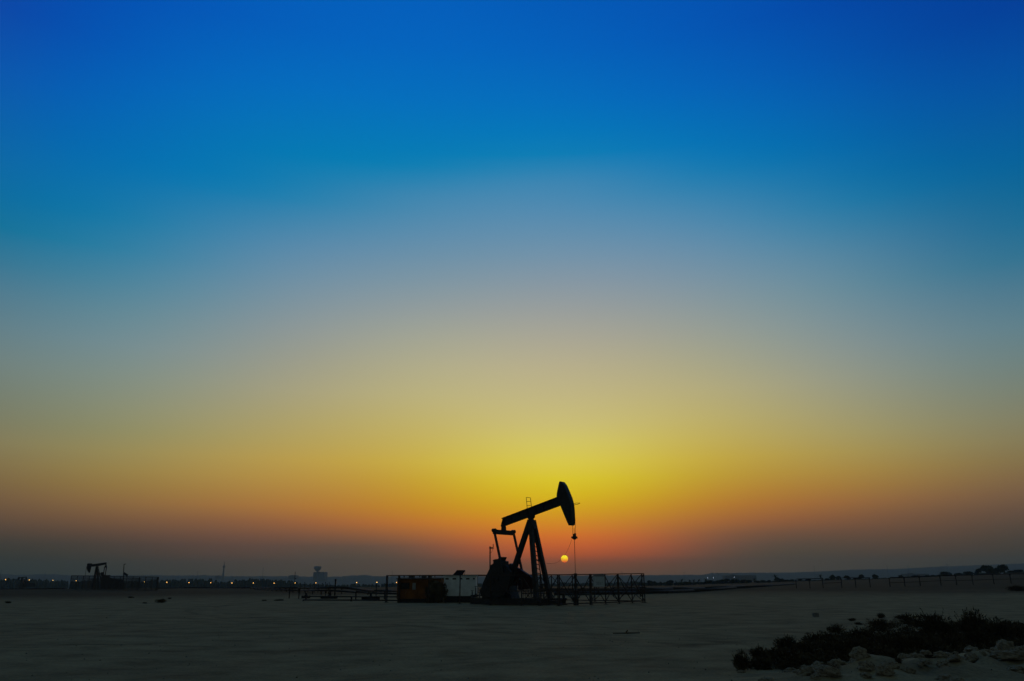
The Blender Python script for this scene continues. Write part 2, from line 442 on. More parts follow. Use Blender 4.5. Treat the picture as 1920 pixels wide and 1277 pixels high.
# ------------------------------------------------------------------ main pump jack
TH = R(38)
AX, NX = Vector((math.cos(TH), -math.sin(TH), 0)), Vector((math.sin(TH), math.cos(TH), 0))
PB = Vector(((1000 - 960) / FPX * 66, 66, 0)); PB.z = tz(PB.x, PB.y)
def pp(u, v, q):
    """point of the pump's plane (shifted q metres away from the viewer) seen at u, v"""
    o = PB + NX * q - CAM; d = ray(u, v)
    # CAM + k d = PB + NX q + s AX + z Z  -> solve in the horizontal
    n = NX
    k = o.dot(n) / d.dot(n)
    p = CAM + d * k
    return (p - PB).dot(AX), p.z
def pw(s, q, z): return Vector((PB.x, PB.y, 0)) + AX * s + NX * q + Vector((0, 0, z))
def plate(mb, pts, w, q0=0.0):
    """pts: (u, v, edge) with edge -1 left outline, 1 right outline, 0 between"""
    sz = [pp(u, v, q0 + e * w) for u, v, e in pts]
    mb.prism([pw(s, q0 - w, z) for s, z in sz], [pw(s, q0 + w, z) for s, z in sz])
def wp(u, v, q): s, z = pp(u, v, q); return pw(s, q, z)

def main_pump():
    T = thing('pump_jack', (PB.x, PB.y, PB.z), 'large black pump jack in front of the setting sun, horse head raised to the right', 'pump jack')
    gz = PB.z
    # walking beam: web and two flanges
    b = MB()
    top = [(943.5, 971.6, 0), (1046, 932.2, 0)]; bot = [(1052, 945.8, 0), (946.5, 985.5, 0)]
    plate(b, [(943, 971.4, -1), (1050, 930.5, 1), (1056, 944.5, 1), (1004, 964, 0), (982, 972, 0), (947, 985.6, 1), (940.2, 985.8, -1)], .09)
    for p0, p1, w in (((943, 972.3), (1048, 932.4), .2), ((946.5, 985.0), (1052, 946.2), .2)):
        a, c = wp(*p0, 0), wp(*p1, 0)
        b.beam(a, c, w * 2, .06, NX)
    for k in range(1, 7):                                     # stiffeners
        s0, z0 = pp(943 + 105 * k / 7, 972.3 - 40 * k / 7, 0); s1, z1 = pp(946.5 + 105 * k / 7, 985 - 39 * k / 7, 0)
        b.beam(pw(s0, 0, z0), pw(s1, 0, z1), .36, .03, NX)
    beam = b.build('walking_beam', STEEL, T)
    c = MB(); plate(c, [(942.3, 971.2, -1), (948, 972, 0), (947.5, 985.2, 1), (938.6, 987, -1)], .18); c.build('end_plate', STEEL, beam)
    # horse head
    h = MB()
    hd = [(1048.3, 904.0, -1), (1052.8, 903.0, 0), (1058.3, 904.3, 1), (1063.2, 910.5, 1), (1069.0, 923.8, 1), (1073.1, 934, 1),
          (1076.2, 945.1, 1), (1077.6, 957.3, 1), (1078, 969.5, 1), (1077.7, 983.8, 1), (1076.2, 985.6, 1), (1069, 985.3, 0), (1065.2, 983, -1),
          (1062.6, 977.7, -1), (1056.5, 963, -1), (1050.6, 948.2, -1), (1046, 937, -1), (1043.5, 930.6, -1), (1044, 923.8, -1)]
    plate(h, hd, .24)
    head = h.build('horse_head', STEEL, T)
    h2 = MB(); arc = hd[2:10]
    for p0, p1 in zip(arc[:-1], arc[1:]):
        a = wp(p0[0], p0[1], .24); d = wp(p1[0], p1[1], .24)
        a = a - NX * .24; d = d - NX * .24
        h2.beam(a, d, .5, .025, NX)
    h2.build('curved_face_plate', STEEL, head)
    h3 = MB(); pts = [wp(1075.5, 945.2, .2), wp(1080, 943.2, .25), wp(1087.6, 943.2, .3), wp(1084, 945.3, .15), wp(1077, 946.6, .1)]
    h3.path(pts, .018); h3.build('wire_guard_loop', STEEL, head)
    # saddle bearing
    s = MB(); plate(s, [(985, 969, -1), (1004, 963.5, 1), (1003.2, 970, 1), (1000.6, 973, 1), (1003, 977.5, 1), (989.6, 977.5, -1), (991, 974, -1), (988.6, 971.2, -1)], .17)
    a = wp(996, 971.5, -.45); e = wp(996, 971.5, 0) * 2 - a; s.tube(a, e, .13, n=12)
    s.build('saddle_bearing', STEEL, T)
    # legs
    topc = wp(996.5, 975.5, 0)
    def leg(foot, w, topp, name='leg'):
        m = MB(); m.beam(topp, foot, w, w * 1.05, NX); o = m.build(name, STEEL, T); return o
    nearf = wp(1007, 1131, -.97); nearf = Vector((nearf.x, nearf.y, gz + .1))
    farf = wp(1033.5, 1129, .97); farf = Vector((farf.x, farf.y, gz + .1))
    rearf = wp(949, 1112, 0); rearf.z = max(gz + .5, rearf.z)
    leg(nearf, .31, topc - NX * .16 + AX * .02); leg(farf, .31, topc + NX * .16 + AX * .06)
    leg(rearf, .34, topc - AX * .12)
    rs = MB(); rs.box((rearf.x, rearf.y, gz + .02), .5, .5, rearf.z - gz - .04, -TH); rs.build('leg_footing', STEEL, T)
    cap = MB(); plate(cap, [(991.5, 976, -1), (1002.8, 976, 1), (1006.5, 992, 1), (986.8, 992, -1)], .2); cap.build('post_head', STEEL, T)
    # cross ties between the front legs
    ct = MB(); ct.beam(topc.lerp(nearf, .84), topc.lerp(farf, .84), .1, .14); ct.build('cross_tie', STEEL, T)
    # ladder inside the front legs
    l = MB()
    la = [wp(1001.0, 999, .1), wp(1006.4, 1082, .1)]; lb = [wp(1003.2, 1003, .1), wp(1014.2, 1082, .1)]
    da = (la[1] - la[0]) / (la[1] - la[0]).z; db = (lb[1] - lb[0]) / (lb[1] - lb[0]).z
    la[1] = la[1] + da * (gz - la[1].z); lb[1] = lb[1] + db * (gz - lb[1].z)
    l.tube(la[0], la[1], .04); l.tube(lb[0], lb[1], .04)
    for i in range(1, 16):
        t = i / 16; l.tube(la[0].lerp(la[1], t), lb[0].lerp(lb[1], t),   .06 if i == 6 else .034, n=5)
    l.build('ladder', STEEL, T)
    # little ladder frame above the beam
    l = MB(); A, B = wp(988.6, 954, 0), wp(986.6, 932.6, 0); C_, D_ = wp(996.6, 951, 0), wp(994.6, 933.3, 0)
    l.tube(A, B, .024); l.tube(C_, D_, .024)
    for t in (.0, .36, .73): l.tube(B.lerp(A, t), D_.lerp(C_, t * 1.08), .02, n=5)
    l.build('service_ladder', STEEL, T)
    # equalizer
    QE = 1.28
    s_e, z_e = pp(944.8, 998.5, 0)
    e = MB(); e.beam(pw(s_e, -QE, z_e), pw(s_e, QE, z_e), .3, .36, AX)
    eq = e.build('equalizer_bar', STEEL, T)
    for sg in (-1, 1):
        k = MB(); k.tube(pw(s_e - .16, sg * QE, z_e + .12), pw(s_e + .16, sg * QE, z_e + .12), .15, n=12); k.build('wrist_bearing', STEEL, eq)
    k = MB(); plate(k, [(938.8, 984, -1), (948.2, 984, 1), (949, 988.5, 1), (949.4, 995.5, 1), (939.2, 995.5, -1), (939.8, 989, -1)], .16)
    k.build('equalizer_bearing', STEEL, T)
    # pitman arms (parallel), from the equalizer ends down to the crank pins
    s_p, z_p = pp(979.5, 1074, QE)
    for sg in (-1, 1):
        k = MB(); k.beam(pw(s_e, sg * QE, z_e + .1), pw(s_p, sg * QE, z_p), .16, .14, NX); k.build('pitman_arm', STEEL, T)
    # crank counterweights
    near = [(921, 1060, -1), (913, 1076, -1), (904.5, 1095, -1), (902.5, 1108, -1), (910, 1120, 0), (946, 1118, 0), (958, 1098, 1), (960, 1072, 1), (950, 1060, 0)]
    far = [(956, 1060, 0), (966, 1062, 0), (977.6, 1067.0, 1), (986, 1072.5, 1), (998, 1080.5, 1), (1004, 1086, 1), (1000, 1091, 1), (986, 1087, 0), (974, 1085, 1), (969, 1105, 1), (955, 1110, -1), (948, 1085, -1)]
    k = MB(); plate(k, near, .13, -1.0); cw = k.build('crank_counterweight', STEEL, T)
    for u_, v_ in ((921, 1088), (919, 1106), (938, 1104)):
        a = wp(u_, v_, -1.2); k = MB(); k.tube(a, a + NX * .1, .26, n=14); k.build('weight_disc', STEEL, cw)
    k = MB(); plate(k, far, .13, 1.0); tag(k.build('crank_counterweight', REDSTEEL, T), 'dark red crank counterweight on the far side')
    sh = MB(); s_s, z_s = pp(948, 1086, 0); sh.tube(pw(s_s, -1.2, z_s), pw(s_s, 1.2, z_s), .17, n=12); sh.build('crank_shaft', STEEL, T)
    # gear reducer with stepped housing
    g = MB()
    plate(g, [(918.6, 1066, -1), (919.4, 1059.8, -1), (924.2, 1057, -1), (925, 1054, -1), (929, 1050.5, 0), (933, 1048.8, 0), (938.8, 1048.4, 0), (941, 1044.2, 0), (945.4, 1044.5, 0),
              (948, 1051.2, 1), (953.6, 1052.6, 1), (954, 1058.5, 1), (956, 1066, 1), (958, 1100, 1), (919, 1100, -1)], .36)
    gb = g.build('gearbox', STEEL, T)
    g2 = MB(); plate(g2, [(954, 1058.6, -1), (958.6, 1056.4, 0), (963.5, 1059, 0), (966, 1068, 1), (966, 1080, 1), (954, 1080, -1)], .2, .1); g2.build('brake_housing', STEEL, gb)
    # motor, belt guard, pedestal, skid
    k = MB(); plate(k, [(925, 1098, -1), (968, 1098, 1), (975, 1122, 1), (918, 1122, -1)], .55); k.build('gearbox_pedestal', STEEL, T)
    k = MB(); plate(k, [(906, 1104, -1), (925, 1100, 0), (926, 1122, 1), (903, 1124, -1)], .4, -.2)
    a = wp(905, 1109, -.9); k.tube(a, a + NX * 1.1, .32, n=14); k.build('electric_motor', STEEL, T)
    k = MB(); sk0 = pp(896, 1128, 0)[0]; sk1 = pp(1042, 1128, 0)[0]
    for q in (-.85, .85): k.beam(pw(sk0, q, gz + .26), pw(sk1, q, gz + .26), .22, .48)
    n = 9
    for i in range(n + 1):
        s_ = sk0 + (sk1 - sk0) * i / n; k.beam(pw(s_, -.85, gz + .2), pw(s_, .85, gz + .2), .2, .3)
    k.build('skid_base', STEEL, T)
    k = MB(); plate(k, [(970, 1086, -1), (999, 1086, 1), (1001, 1104, 1), (972, 1106, -1)], .06, .2); tag(k.build('belt_guard', REDSTEEL, T), 'dark red belt guard')
    # bridle, carrier bar, polished rod
    qw = 0.0
    cb = wp(1077.0, 1005.5, 0)
    k = MB()
    for (u0, v0), (u1, v1), q in (((1073.6, 985), (1073.9, 1002), -.12), ((1078.4, 970), (1078.9, 1001), .2)):
        k.tube(wp(u0, v0, q), wp(u1, v1, q), .016, n=5)
    k.tube(wp(1076.4, 990, 0), cb, .018, n=5)
    k.build('bridle_cable', STEEL, T)
    k = MB(); k.box(cb - Vector((0, 0, .17)), .3, .42, .15, -TH); k.tube(cb - Vector((0, 0, .02)), cb + Vector((0, 0, .2)), .06, n=8)
    k.box(cb - Vector((0, 0, .03)) - NX * .12, .09, .09, .2, -TH); k.box(cb - Vector((0, 0, .03)) + NX * .14, .09, .09, .26, -TH)
    k.ball(cb - Vector((0, 0, .13)), .17, .19, .14, sub=10)
    k.build('carrier_bar', STEEL, T)
    k = MB(); k.tube(cb - Vector((0, 0, .1)), Vector((cb.x, cb.y, gz + 1.9)), .022, n=6); k.build('polished_rod', GALV, T)
    k = MB(); pts = [wp(u, v, q) for u, v, q in ((1074, 1007, 0), (1070.5, 1016, 0), (1067, 1026, 0), (1062, 1036, 0), (1056.5, 1045, .1), (1050, 1051, .2), (1044, 1055, .3), (1036, 1057, .4), (1024.5, 1056.5, .7))]
    k.path(pts, .009, 4); k.build('load_cell_cable', STEEL, T)
    return cb
CB = main_pump()

def wellhead():
    x, y = CB.x, CB.y; g = tz(x, y)
    T = thing('wellhead', (x, y, g), 'dark wellhead valve stack under the rod of the large pump jack', 'wellhead')
    m = MB(); m.lathe((x, y, g), [(.2, 0), (.2, .5), (.3, .5), (.3, .6), (.17, .6), (.17, .95), (.27, .95), (.27, 1.05), (.13, 1.05), (.13, 1.5), (.18, 1.5), (.18, 1.58), (.09, 1.58), (.09, 2.1), (.13, 2.1), (.13, 2.3), (.04, 2.32)])
    m.build('casing_head', GALV, T, True)
    m = MB(); m.tube((x - .9, y, g + .78), (x + 1.1, y, g + .78), .08); m.tube((x + 1.1, y, g + .78), (x + 1.1, y, g + .02), .08); m.build('flow_line', GALV, T)
    m = MB(); m.lathe((x + .55, y, g + .92), [(.04, 0), (.04, .3), (.2, .3), (.2, .34)]); m.build('valve_wheel', RUST, T)
wellhead()

# ------------------------------------------------------------------ enclosure of the main pump
def gp(u, D):
    p = P(u, 1100, D); return on(p.x, p.y)
CA, CBq, CC = gp(724, 77), gp(1046, 61), gp(1208, 71.5)
CD = on(CA.x + CC.x - CBq.x, CA.y + CC.y - CBq.y)
HF = 2.36; ZA, ZB, ZC = P(724, 1079.8, CA.y).z, P(1046, 1078.6, CBq.y).z, P(1208, 1076.3, CC.y).z
def fence(name, A, B, ts, label, braced, mid=True, thick=(), za=2.4, zb=2.4):
    T = thing(name, A, label, 'fence', 'steel fence panels around the large pump jack')
    def pt(t, z):
        q = A.lerp(B, t); g = tz(q.x, q.y); k = z / HF; return Vector((q.x, q.y, g + (za + (zb - za) * t - g) * k))
    d = (B - A).normalized(); n = Vector((-d.y, d.x, 0))
    for i, t in enumerate(ts):
        m = MB(); w = .15 if i in thick else .07
        m.beam(pt(t, -.05), pt(t, HF), w, w, d); m.box(pt(t, 0), .26, .26, .03, math.atan2(d.y, d.x)); m.build('post', RUST, T)
    for zz, w in ((HF + .035, .07), (1.14, .06), (.14, .08)) if mid else ((HF + .035, .07), (1.14, .05), (.14, .06)):
        m = MB()
        for i, (a, b) in enumerate(zip(ts[:-1], ts[1:])):
            if zz > 2 or braced(i): m.beam(pt(a, zz), pt(b, zz), w, w)
        if m.v: m.build('rail', RUST, T)
    for i, (a, b) in enumerate(zip(ts[:-1], ts[1:])):
        if not braced(i): continue
        m = MB(); e = n * .045; c = (a + b) / 2
        for p, q in ((pt(a, HF - .05), pt(c, 1.16)), (pt(c, 1.16), pt(b, HF - .05)), (pt(a, .18), pt(c, 1.12)), (pt(c, 1.12), pt(b, .18))):
            m.beam(p + e, q + e, .055, .04)
        m.build('diagonal_brace', RUST, T)
    return T
def tfor(u, A, B):
    # parameter along A-B seen in column u
    lo, hi = 0.0, 1.0
    f = lambda t: (lambda q: (q.x / q.y) * FPX * math.cos(PITCH) )(A.lerp(B, t))
    tgt = (lambda p: (p.x / p.y) * FPX * math.cos(PITCH))(P(u, 1100, 70))
    up = f(1) > f(0)
    for _ in range(40):
        m = (lo + hi) / 2
        if (f(m) < tgt) == up: lo = m
        else: hi = m
    return (lo + hi) / 2
tl = [0.0] + [tfor(u, CA, CBq) for u in (748, 804, 862.5, 920, 978, 1013)] + [1.0]
fence('steel_fence', CA, CBq, tl, 'long rusty steel fence run in front of the brown cabin and the pump jack legs', lambda i: i >= 4, thick=(1,), za=ZA, zb=ZB)
tr = [0.0] + [tfor(u, CBq, CC) for u in (1079, 1107.5, 1135, 1160, 1184.5)] + [1.0]
fence('steel_fence', CBq, CC, [tr[0] + .015] + tr[1:], 'cross-braced steel fence run to the right of the pump jack, nearest the viewer', lambda i: True, thick=(2,), za=ZB, zb=ZC)
fence('steel_fence', CC, CD, [.01 + .99 * i / 8 for i in range(9)], 'back steel fence run seen through the cross-braced one on the right', lambda i: i < 7, za=ZC, zb=ZC)
fence('steel_fence', CD, CA, [.012 + .976 * i / 6 for i in range(7)], 'far steel fence run mostly hidden behind the brown cabin and white cabinet', lambda i: False, za=ZC, zb=ZA)

def sign_board():
    ts = [tfor(u, CBq, CC) for u in (1111, 1132)]
    a, b = CBq.lerp(CC, ts[0]), CBq.lerp(CC, ts[1])
    d = (b - a).normalized(); n = Vector((d.y, -d.x, 0))
    if n.y > 0: n = -n
    g = tz(a.x, a.y); z0, z1 = 1.32, 2.26
    T = thing('sign_board', a.lerp(b, .5) + n * .09 + Vector((0, 0, g + z0 - a.z)), 'small pale notice board hung on the braced fence right of the rod', 'sign')
    W = mat('pale_sign_paint', (.5, .56, .58), .6, .1, 4)
    m = MB(); c = n * .09
    m.beam(a + c + Vector((0, 0, (z0 + z1) / 2)), b + c + Vector((0, 0, (z0 + z1) / 2)), .02, z1 - z0, n); m.build('panel', W, T)
    m = MB(); c2 = n * .103
    zz = z1 - .09; m.beam(a + c2 + Vector((0, 0, zz)), b + c2 + Vector((0, 0, zz)), .004, .16, n); m.build('header_band', mat('reddish_band', (.22, .2, .22), .6), T)
    for r_, (x0, x1) in enumerate(((.22, .78), (.28, .7), (.2, .8))):
        m = MB(); zz = z0 + .16 + r_ * .09
        m.beam(a.lerp(b, x0) + c2 + Vector((0, 0, zz)), a.lerp(b, x1) + c2 + Vector((0, 0, zz)), .004, .025, n)
        m.build('faded_line', mat('faded_ink', (.16, .2, .24), .7), T)
sign_board()

# ------------------------------------------------------------------ cabin, cabinet, solar panel, mast, clutter
def cabin():
    c = P(789, 1127, 76.5); g = tz(c.x, c.y); rz = R(-6); Wd, Dp, Hh = 4.0, 2.1, 1.72
    T = thing('equipment_cabin', (c.x, c.y, g), 'rust brown equipment cabin on skids behind the left fence run', 'cabin')
    BR = mat('rust_brown_panels', (.20, .075, .014), .8, .35, 1.5, bump=.2)
    m = MB(); m.box((c.x, c.y, g + .34), Wd, Dp, Hh, rz)
    ca, sa = math.cos(rz), math.sin(rz)
    def lp(x, y, z): return Vector((c.x + x * ca - y * sa, c.y + x * sa + y * ca, g + z))
    for i in range(21):
        x = -Wd / 2 + .1 + i * (Wd - .2) / 20
        m.beam(lp(x, -Dp / 2 - .015, .36), lp(x, -Dp / 2 - .015, 2.0), .07, .03, (ca, sa, 0))
    wl = m.build('wall', BR, T)
    m = MB(); m.prism([lp(-2.1, -1.15, 2.065), lp(2.1, -1.15, 2.065), lp(2.1, -1.15, 2.12), lp(-2.1, -1.15, 2.12)], [lp(-2.1, 1.15, 2.065), lp(2.1, 1.15, 2.065), lp(2.1, 1.15, 2.22), lp(-2.1, 1.15, 2.22)])
    rf = m.build('roof', mat('dark_roof_sheet', (.05, .035, .02), .8), T)
    for x, w in ((-.9, .5), (.25, .4), (.8, .3)):
        m = MB(); m.box(lp(x, 0, 2.16), w, .5, .2, rz); m.build('roof_vent', GALV, rf)
    for x, w, z0, z1, mt in ((-1.25, .8, 1.2, 1.75, mat('dark_window_glass', (.012, .012, .014), .2, .1)), (-.42, .3, 1.15, 1.72, mat('pale_notice', (.3, .32, .3), .6))):
        m = MB(); m.beam(lp(x - w / 2, -Dp / 2 - .045, (z0 + z1) / 2), lp(x + w / 2, -Dp / 2 - .045, (z0 + z1) / 2), .02, z1 - z0, (-sa, ca, 0))
        m.build('window' if x < -1 else 'notice_panel', mt, T)
    m = MB()
    for y in (-.8, .8): m.beam(lp(-1.9, y, .17), lp(1.9, y, .17), .2, .33)
    m.build('skid', STEEL, T)
cabin()
def cabinet():
    c = P(863.5, 1127, 75); g = tz(c.x, c.y); rz = R(-4); Wd, Dp = 2.85, 1.3
    T = thing('switchgear_cabinet', (c.x, c.y, g), 'pale grey electrical cabinet on a dark plinth beneath the solar panel', 'cabinet')
    PW = mat('pale_grey_enamel', (.80, .86, .84), .5, .1, 2)
    ca, sa = math.cos(rz), math.sin(rz)
    def lp(x, y, z): return Vector((c.x + x * ca - y * sa, c.y + x * sa + y * ca, g + z))
    m = MB(); m.box(lp(0, 0, .56), Wd, Dp, 1.68, rz); m.build('body', PW, T)
    m = MB(); m.box(lp(0, 0, 0), Wd - .06, Dp - .1, .555, rz); m.build('plinth', mat('dark_plinth', (.03, .03, .03), .9), T)
    for x0, x1 in ((-1.4, -.92), (-.9, -.1), (-.08, .3), (.32, 1.1), (1.12, 1.4)):
        m = MB(); m.beam(lp(x0 + .015, -Dp / 2 - .012, 1.38), lp(x1 - .015, -Dp / 2 - .012, 1.38), .02, 1.55, (-sa, ca, 0)); d = m.build('door', PW, T)
        m = MB(); w = min(.32, (x1 - x0) * .6); xc = (x0 + x1) / 2
        m.beam(lp(xc - w / 2, -Dp / 2 - .03, 2.03), lp(xc + w / 2, -Dp / 2 - .03, 2.03), .015, .12, (-sa, ca, 0)); m.build('vent', mat('dark_window_glass', (.012, .012, .014), .2), d)
    m = MB(); m.box(lp(0, 0, 2.245), Wd + .1, Dp + .15, .06, rz); m.build('roof', PW, T)
    return lp
LP = cabinet()
def solar():
    a = P(847.5, 1080, 74.6); b_ = P(866.5, 1080, 74.6); c = P(872.5, 1069.6, 75.4); d = P(857, 1069.6, 75.4)
    zb = a.z
    T = thing('solar_panel', ((a.x + b_.x) / 2, 75, LP(0, 0, 2.305).z), 'black tilted solar panel on top of the pale cabinet', 'solar panel')
    n = (b_ - a).cross(d - a).normalized() * .03
    m = MB(); m.prism([a, b_, c, d], [a + n, b_ + n, c + n, d + n]); m.build('panel', mat('solar_cells', (.006, .006, .012), .9, .3, 20, spec=.1), T)
    zr = LP(0, 0, 2.305).z
    for p, q in ((c, b_), (d, a)):
        m = MB(); m.beam(Vector((p.x - .08, p.y, zr)), p.lerp(q, .08) - n, .04); m.build('support_leg', GALV, T)
    for p in (a, b_):
        m = MB(); m.beam(Vector((p.x, p.y, min(zr, p.z) - .0)), p - n * .1 + Vector((0, 0, .02)), .04); m.build('support_leg', GALV, T)
solar()
def mast():
    b = P(918.6, 1100, 71); g = tz(b.x, b.y); top = P(918.2, 1024.5, 71)
    T = thing('antenna_mast', (b.x, b.y, g), 'thin mast with a small antenna at its top beside the gearbox', 'mast')
    m = MB(); m.tube((b.x, b.y, g), (b.x, b.y, top.z), .055); m.box((b.x, b.y, g), .35, .35, .06); m.build('pole', STEEL, T)
    m = MB(); z = P(918, 1027.5, 71).z
    m.beam((b.x - .1, b.y, z), (b.x + .25, b.y, z), .06); m.box((b.x + .13, b.y, z - .06), .16, .1, .12)
    m.build('bracket', STEEL, T)
    m = MB(); m.beam((b.x + .27, b.y, z - .1), (b.x + .27, b.y, z + .33), .06, .1); m.build('antenna', STEEL, T)
    m = MB(); m.path([Vector((b.x + .2, b.y, z - .05)), Vector((b.x + .2, b.y, z - .25)), Vector((b.x + .1, b.y, z - .38)), Vector((b.x + .02, b.y, z - .42))], .012, 4); m.build('cable', STEEL, T)
mast()
def dome_shrub_and_clutter():
    # valve manifold between the cabinet and the gearbox
    c = P(897, 1127, 72.5); g = tz(c.x, c.y)
    T = thing('valve_manifold', (c.x, c.y, g), 'low tangle of dark pipes and valves between pale cabinet and gearbox', 'valves')
    for k in range(4):
        x = c.x - .55 + k * .32; m = MB(); h = (.9, 1.25, .75, 1.1)[k]
        m.tube((x, c.y, g), (x, c.y, g + h), .05); m.lathe((x, c.y, g + h), [(.03, 0), (.03, .1), (.12, .1), (.12, .14)], 10)
        m.ball((x, c.y, g + h * .55), .11, .11, .13, sub=10); m.build('valve', GALV, T)
    m = MB(); m.tube((c.x - .8, c.y, g + .3), (c.x + .8, c.y, g + .3), .07); m.tube((c.x - .7, c.y + .3, g + .62), (c.x + .7, c.y + .3, g + .62), .05); m.build('header_pipe', PIPE, T)
    # guard railing beside the legs
    a, b = gp(979, 71.5), gp(1024, 71.5); T = thing('guard_railing', a, 'low picket guard railing seen between the pump jack legs', 'railing')
    m = MB(); n = 15
    for i in range(n + 1):
        q = a.lerp(b, i / n); m.beam(q, q + Vector((0, 0, 1.55)), .05)
    m.build('pickets', RUST, T)
    m = MB()
    for z in (1.57, .8): m.beam(a + Vector((0, 0, z)), b + Vector((0, 0, z)), .07)
    m.build('rail', RUST, T)
    # cable drum and flat crate by the skid on the right
    c = P(1057, 1131, 64.5); g = tz(c.x, c.y)
    T = thing('pipe_valve', (c.x, c.y, g), 'squat dark pipe valve inside the fence at the foot of the front legs', 'valve')
    m = MB(); m.lathe((c.x, c.y, g), [(.3, 0), (.3, .12), (.16, .12), (.2, .4), (.28, .42), (.28, .5), (.12, .52), (.1, .8)]); m.build('body', STEEL, T)
    m = MB(); m.lathe((c.x, c.y, g + .8), [(.25, 0), (.25, .04)]); m.build('hand_wheel', RUST, T)
dome_shrub_and_clutter()

# ------------------------------------------------------------------ smaller pump jacks on the left
def small_pump(name, D, label, pm=None, fx=lambda u, v: (u, v)):
    q = lambda u, v, d=0: P(*fx(u, v), D + d)
    c = q(184, 1105.5); g = tz(c.x, c.y)
    T = thing(name, (c.x, c.y, g), label, 'pump jack')
    def pl(mb, pts, w):
        mb.prism([q(u, v, -w) for u, v in pts], [q(u, v, w) for u, v in pts])
    m = MB(); pl(m, [(172, 1058.1), (199.9, 1054.2), (199.9, 1058.2), (187, 1061), (172, 1062.8)], .2); m.build('walking_beam', STEEL, T)
    m = MB(); pl(m, [(163.2, 1057.6), (164.6, 1056.3), (172.4, 1056.3), (173.2, 1058), (171.3, 1063.5), (170, 1069), (169, 1073.2), (167.8, 1074.2), (166.2, 1073.8), (164, 1070.5), (162.6, 1066)], .25); m.build('horse_head', STEEL, T)
    def leg(p0, p1, w, d):
        a, b = q(*p0), q(*p1); b = Vector((b.x, b.y + d, g)); m = MB(); m.beam(a, b, w); m.build('leg', STEEL, T)
    sc = D / FPX
    leg((182, 1062), (173, 1105), 3.2 * sc, 0); leg((183, 1062), (187.6, 1105), 2.6 * sc, -1); leg((183, 1062), (190, 1105), 2 * sc, 1)
    m = MB(); pl(m, [(196.4, 1060.5), (200.6, 1060.5), (200.6, 1064.4), (195.8, 1064.4)], .9); pl(m, [(197.5, 1057.5), (199.9, 1057.5), (199.9, 1061), (197.5, 1061)], .2); m.build('equalizer_bar', STEEL, T)
    for (u0, u1, v1, d) in ((196, 193.8, 1080, -.8), (200, 196.6, 1082, .8)):
        m = MB(); m.beam(q(u0, 1063, d), q(u1, v1, d), 1.2 * sc); m.build('pitman_arm', STEEL, T)
    m = MB(); pl(m, [(187.6, 1075.5), (190, 1072.8), (194.5, 1073), (196, 1078), (197, 1084), (190.5, 1084), (190, 1080)], .4); m.build('crank_counterweight', STEEL, T)
    m = MB(); pl(m, [(196, 1078.4), (206, 1078.2), (209, 1080), (204, 1082), (192, 1083)], .5); m.build('sheave_cover', STEEL, T)
    m = MB(); pl(m, [(190, 1082), (205, 1082), (212, 1085), (230, 1086.5), (233, 1092), (234, 1104.5), (188, 1104.5)], .8); m.build('gearbox_base', STEEL, T)
    m = MB(); a = q(162.4, 1062); m.tube(a, (a.x, a.y, g), .05, n=5); m.build('polished_rod', STEEL, T)
small_pump('pump_jack', 212, 'distant black pump jack at the left facing left inside a mesh fence')
def fx3(u, v): return (33 + (u - 162) * .46, 1100.6 + (v - 1105.5) * .38)
small_pump('pump_jack', 520, 'tiny hazy pump jack at the far left edge between two lamps', fx=fx3)

def screen_fence():
    a, b = P(130.5, 1104.2, 196), P(294.5, 1108, 190)
    a.z, b.z = tz(a.x, a.y), tz(b.x, b.y)
    T = thing('mesh_fence', a, 'dark mesh fence around the distant pump jack at the left', 'fence')
    n = 14
    ht = lambda t: 3.1 - .12 * t
    for i in range(n + 1):
        p = a.lerp(b, i / n); p.z = tz(p.x, p.y); m = MB(); m.beam(p, p + Vector((0, 0, ht(i / n))), .12); m.build('post', GALV, T)
    m = MB(); k = 210
    for i in range(k):
        t = i / k; p = a.lerp(b, t); p.z = tz(p.x, p.y); m.beam(p + Vector((0, .1, .05)), p + Vector((0, .1, ht(t))), .036, .02)
    for z in (0.1, .8, 1.6, 2.4): m.beam(a + Vector((0, .15, z)), b + Vector((0, .15, z)), .04)
    m.build('mesh_panel', GALV, T)
    m = MB(); m.beam(a + Vector((0, 0, 3.1)), b + Vector((0, 0, 2.98)), .12); m.build('rail', GALV, T)
    # return side at the right end
    c = P(291.5, 1106, 225); c.z = tz(c.x, c.y); m = MB()
    for i in range(60):
        p = b.lerp(c, i / 60); m.beam(p + Vector((0, 0, .05)), p + Vector((0, 0, 2.98)), .05, .03)
    m.beam(b + Vector((0, 0, 2.98)), c + Vector((0, 0, 2.98)), .1); m.build('side_panel', GALV, T)
    d = P(160, 1104, 232); d.z = tz(d.x, d.y); m = MB()
    e = P(262, 1105, 232); e.z = tz(e.x, e.y)
    for i in range(130):
        p = d.lerp(e, i / 130); m.beam(p + Vector((0, 0, .05)), p + Vector((0, 0, 3)), .05, .03)
    m.beam(d + Vector((0, 0, 3)), e + Vector((0, 0, 3)), .1); m.build('back_panel', GALV, T)
screen_fence()
def yard_lamp():
    b = P(231, 1104, 206); g = tz(b.x, b.y); t = P(232.5, 1057.6, 206)
    T = thing('lamp_pole', (b.x, b.y, g), 'slightly leaning unlit pole with short arm beside the distant pump jack', 'pole')
    m = MB(); m.tube((b.x, b.y, g), t, .13, .09); m.build('pole', STEEL, T)
    m = MB(); m.beam(t + Vector((-.05, 0, -.08)), t + Vector((.45, 0, 0)), .16); m.build('lamp_head', STEEL, T)
    m = MB(); m.beam(P(231.5, 1074.3, 206), P(239.5, 1079.2, 206), .14, .5, (0, 1, 0)); m.beam(P(231.8, 1081, 206), P(234, 1077, 206), .08); m.build('solar_panel', STEEL, T)
yard_lamp()

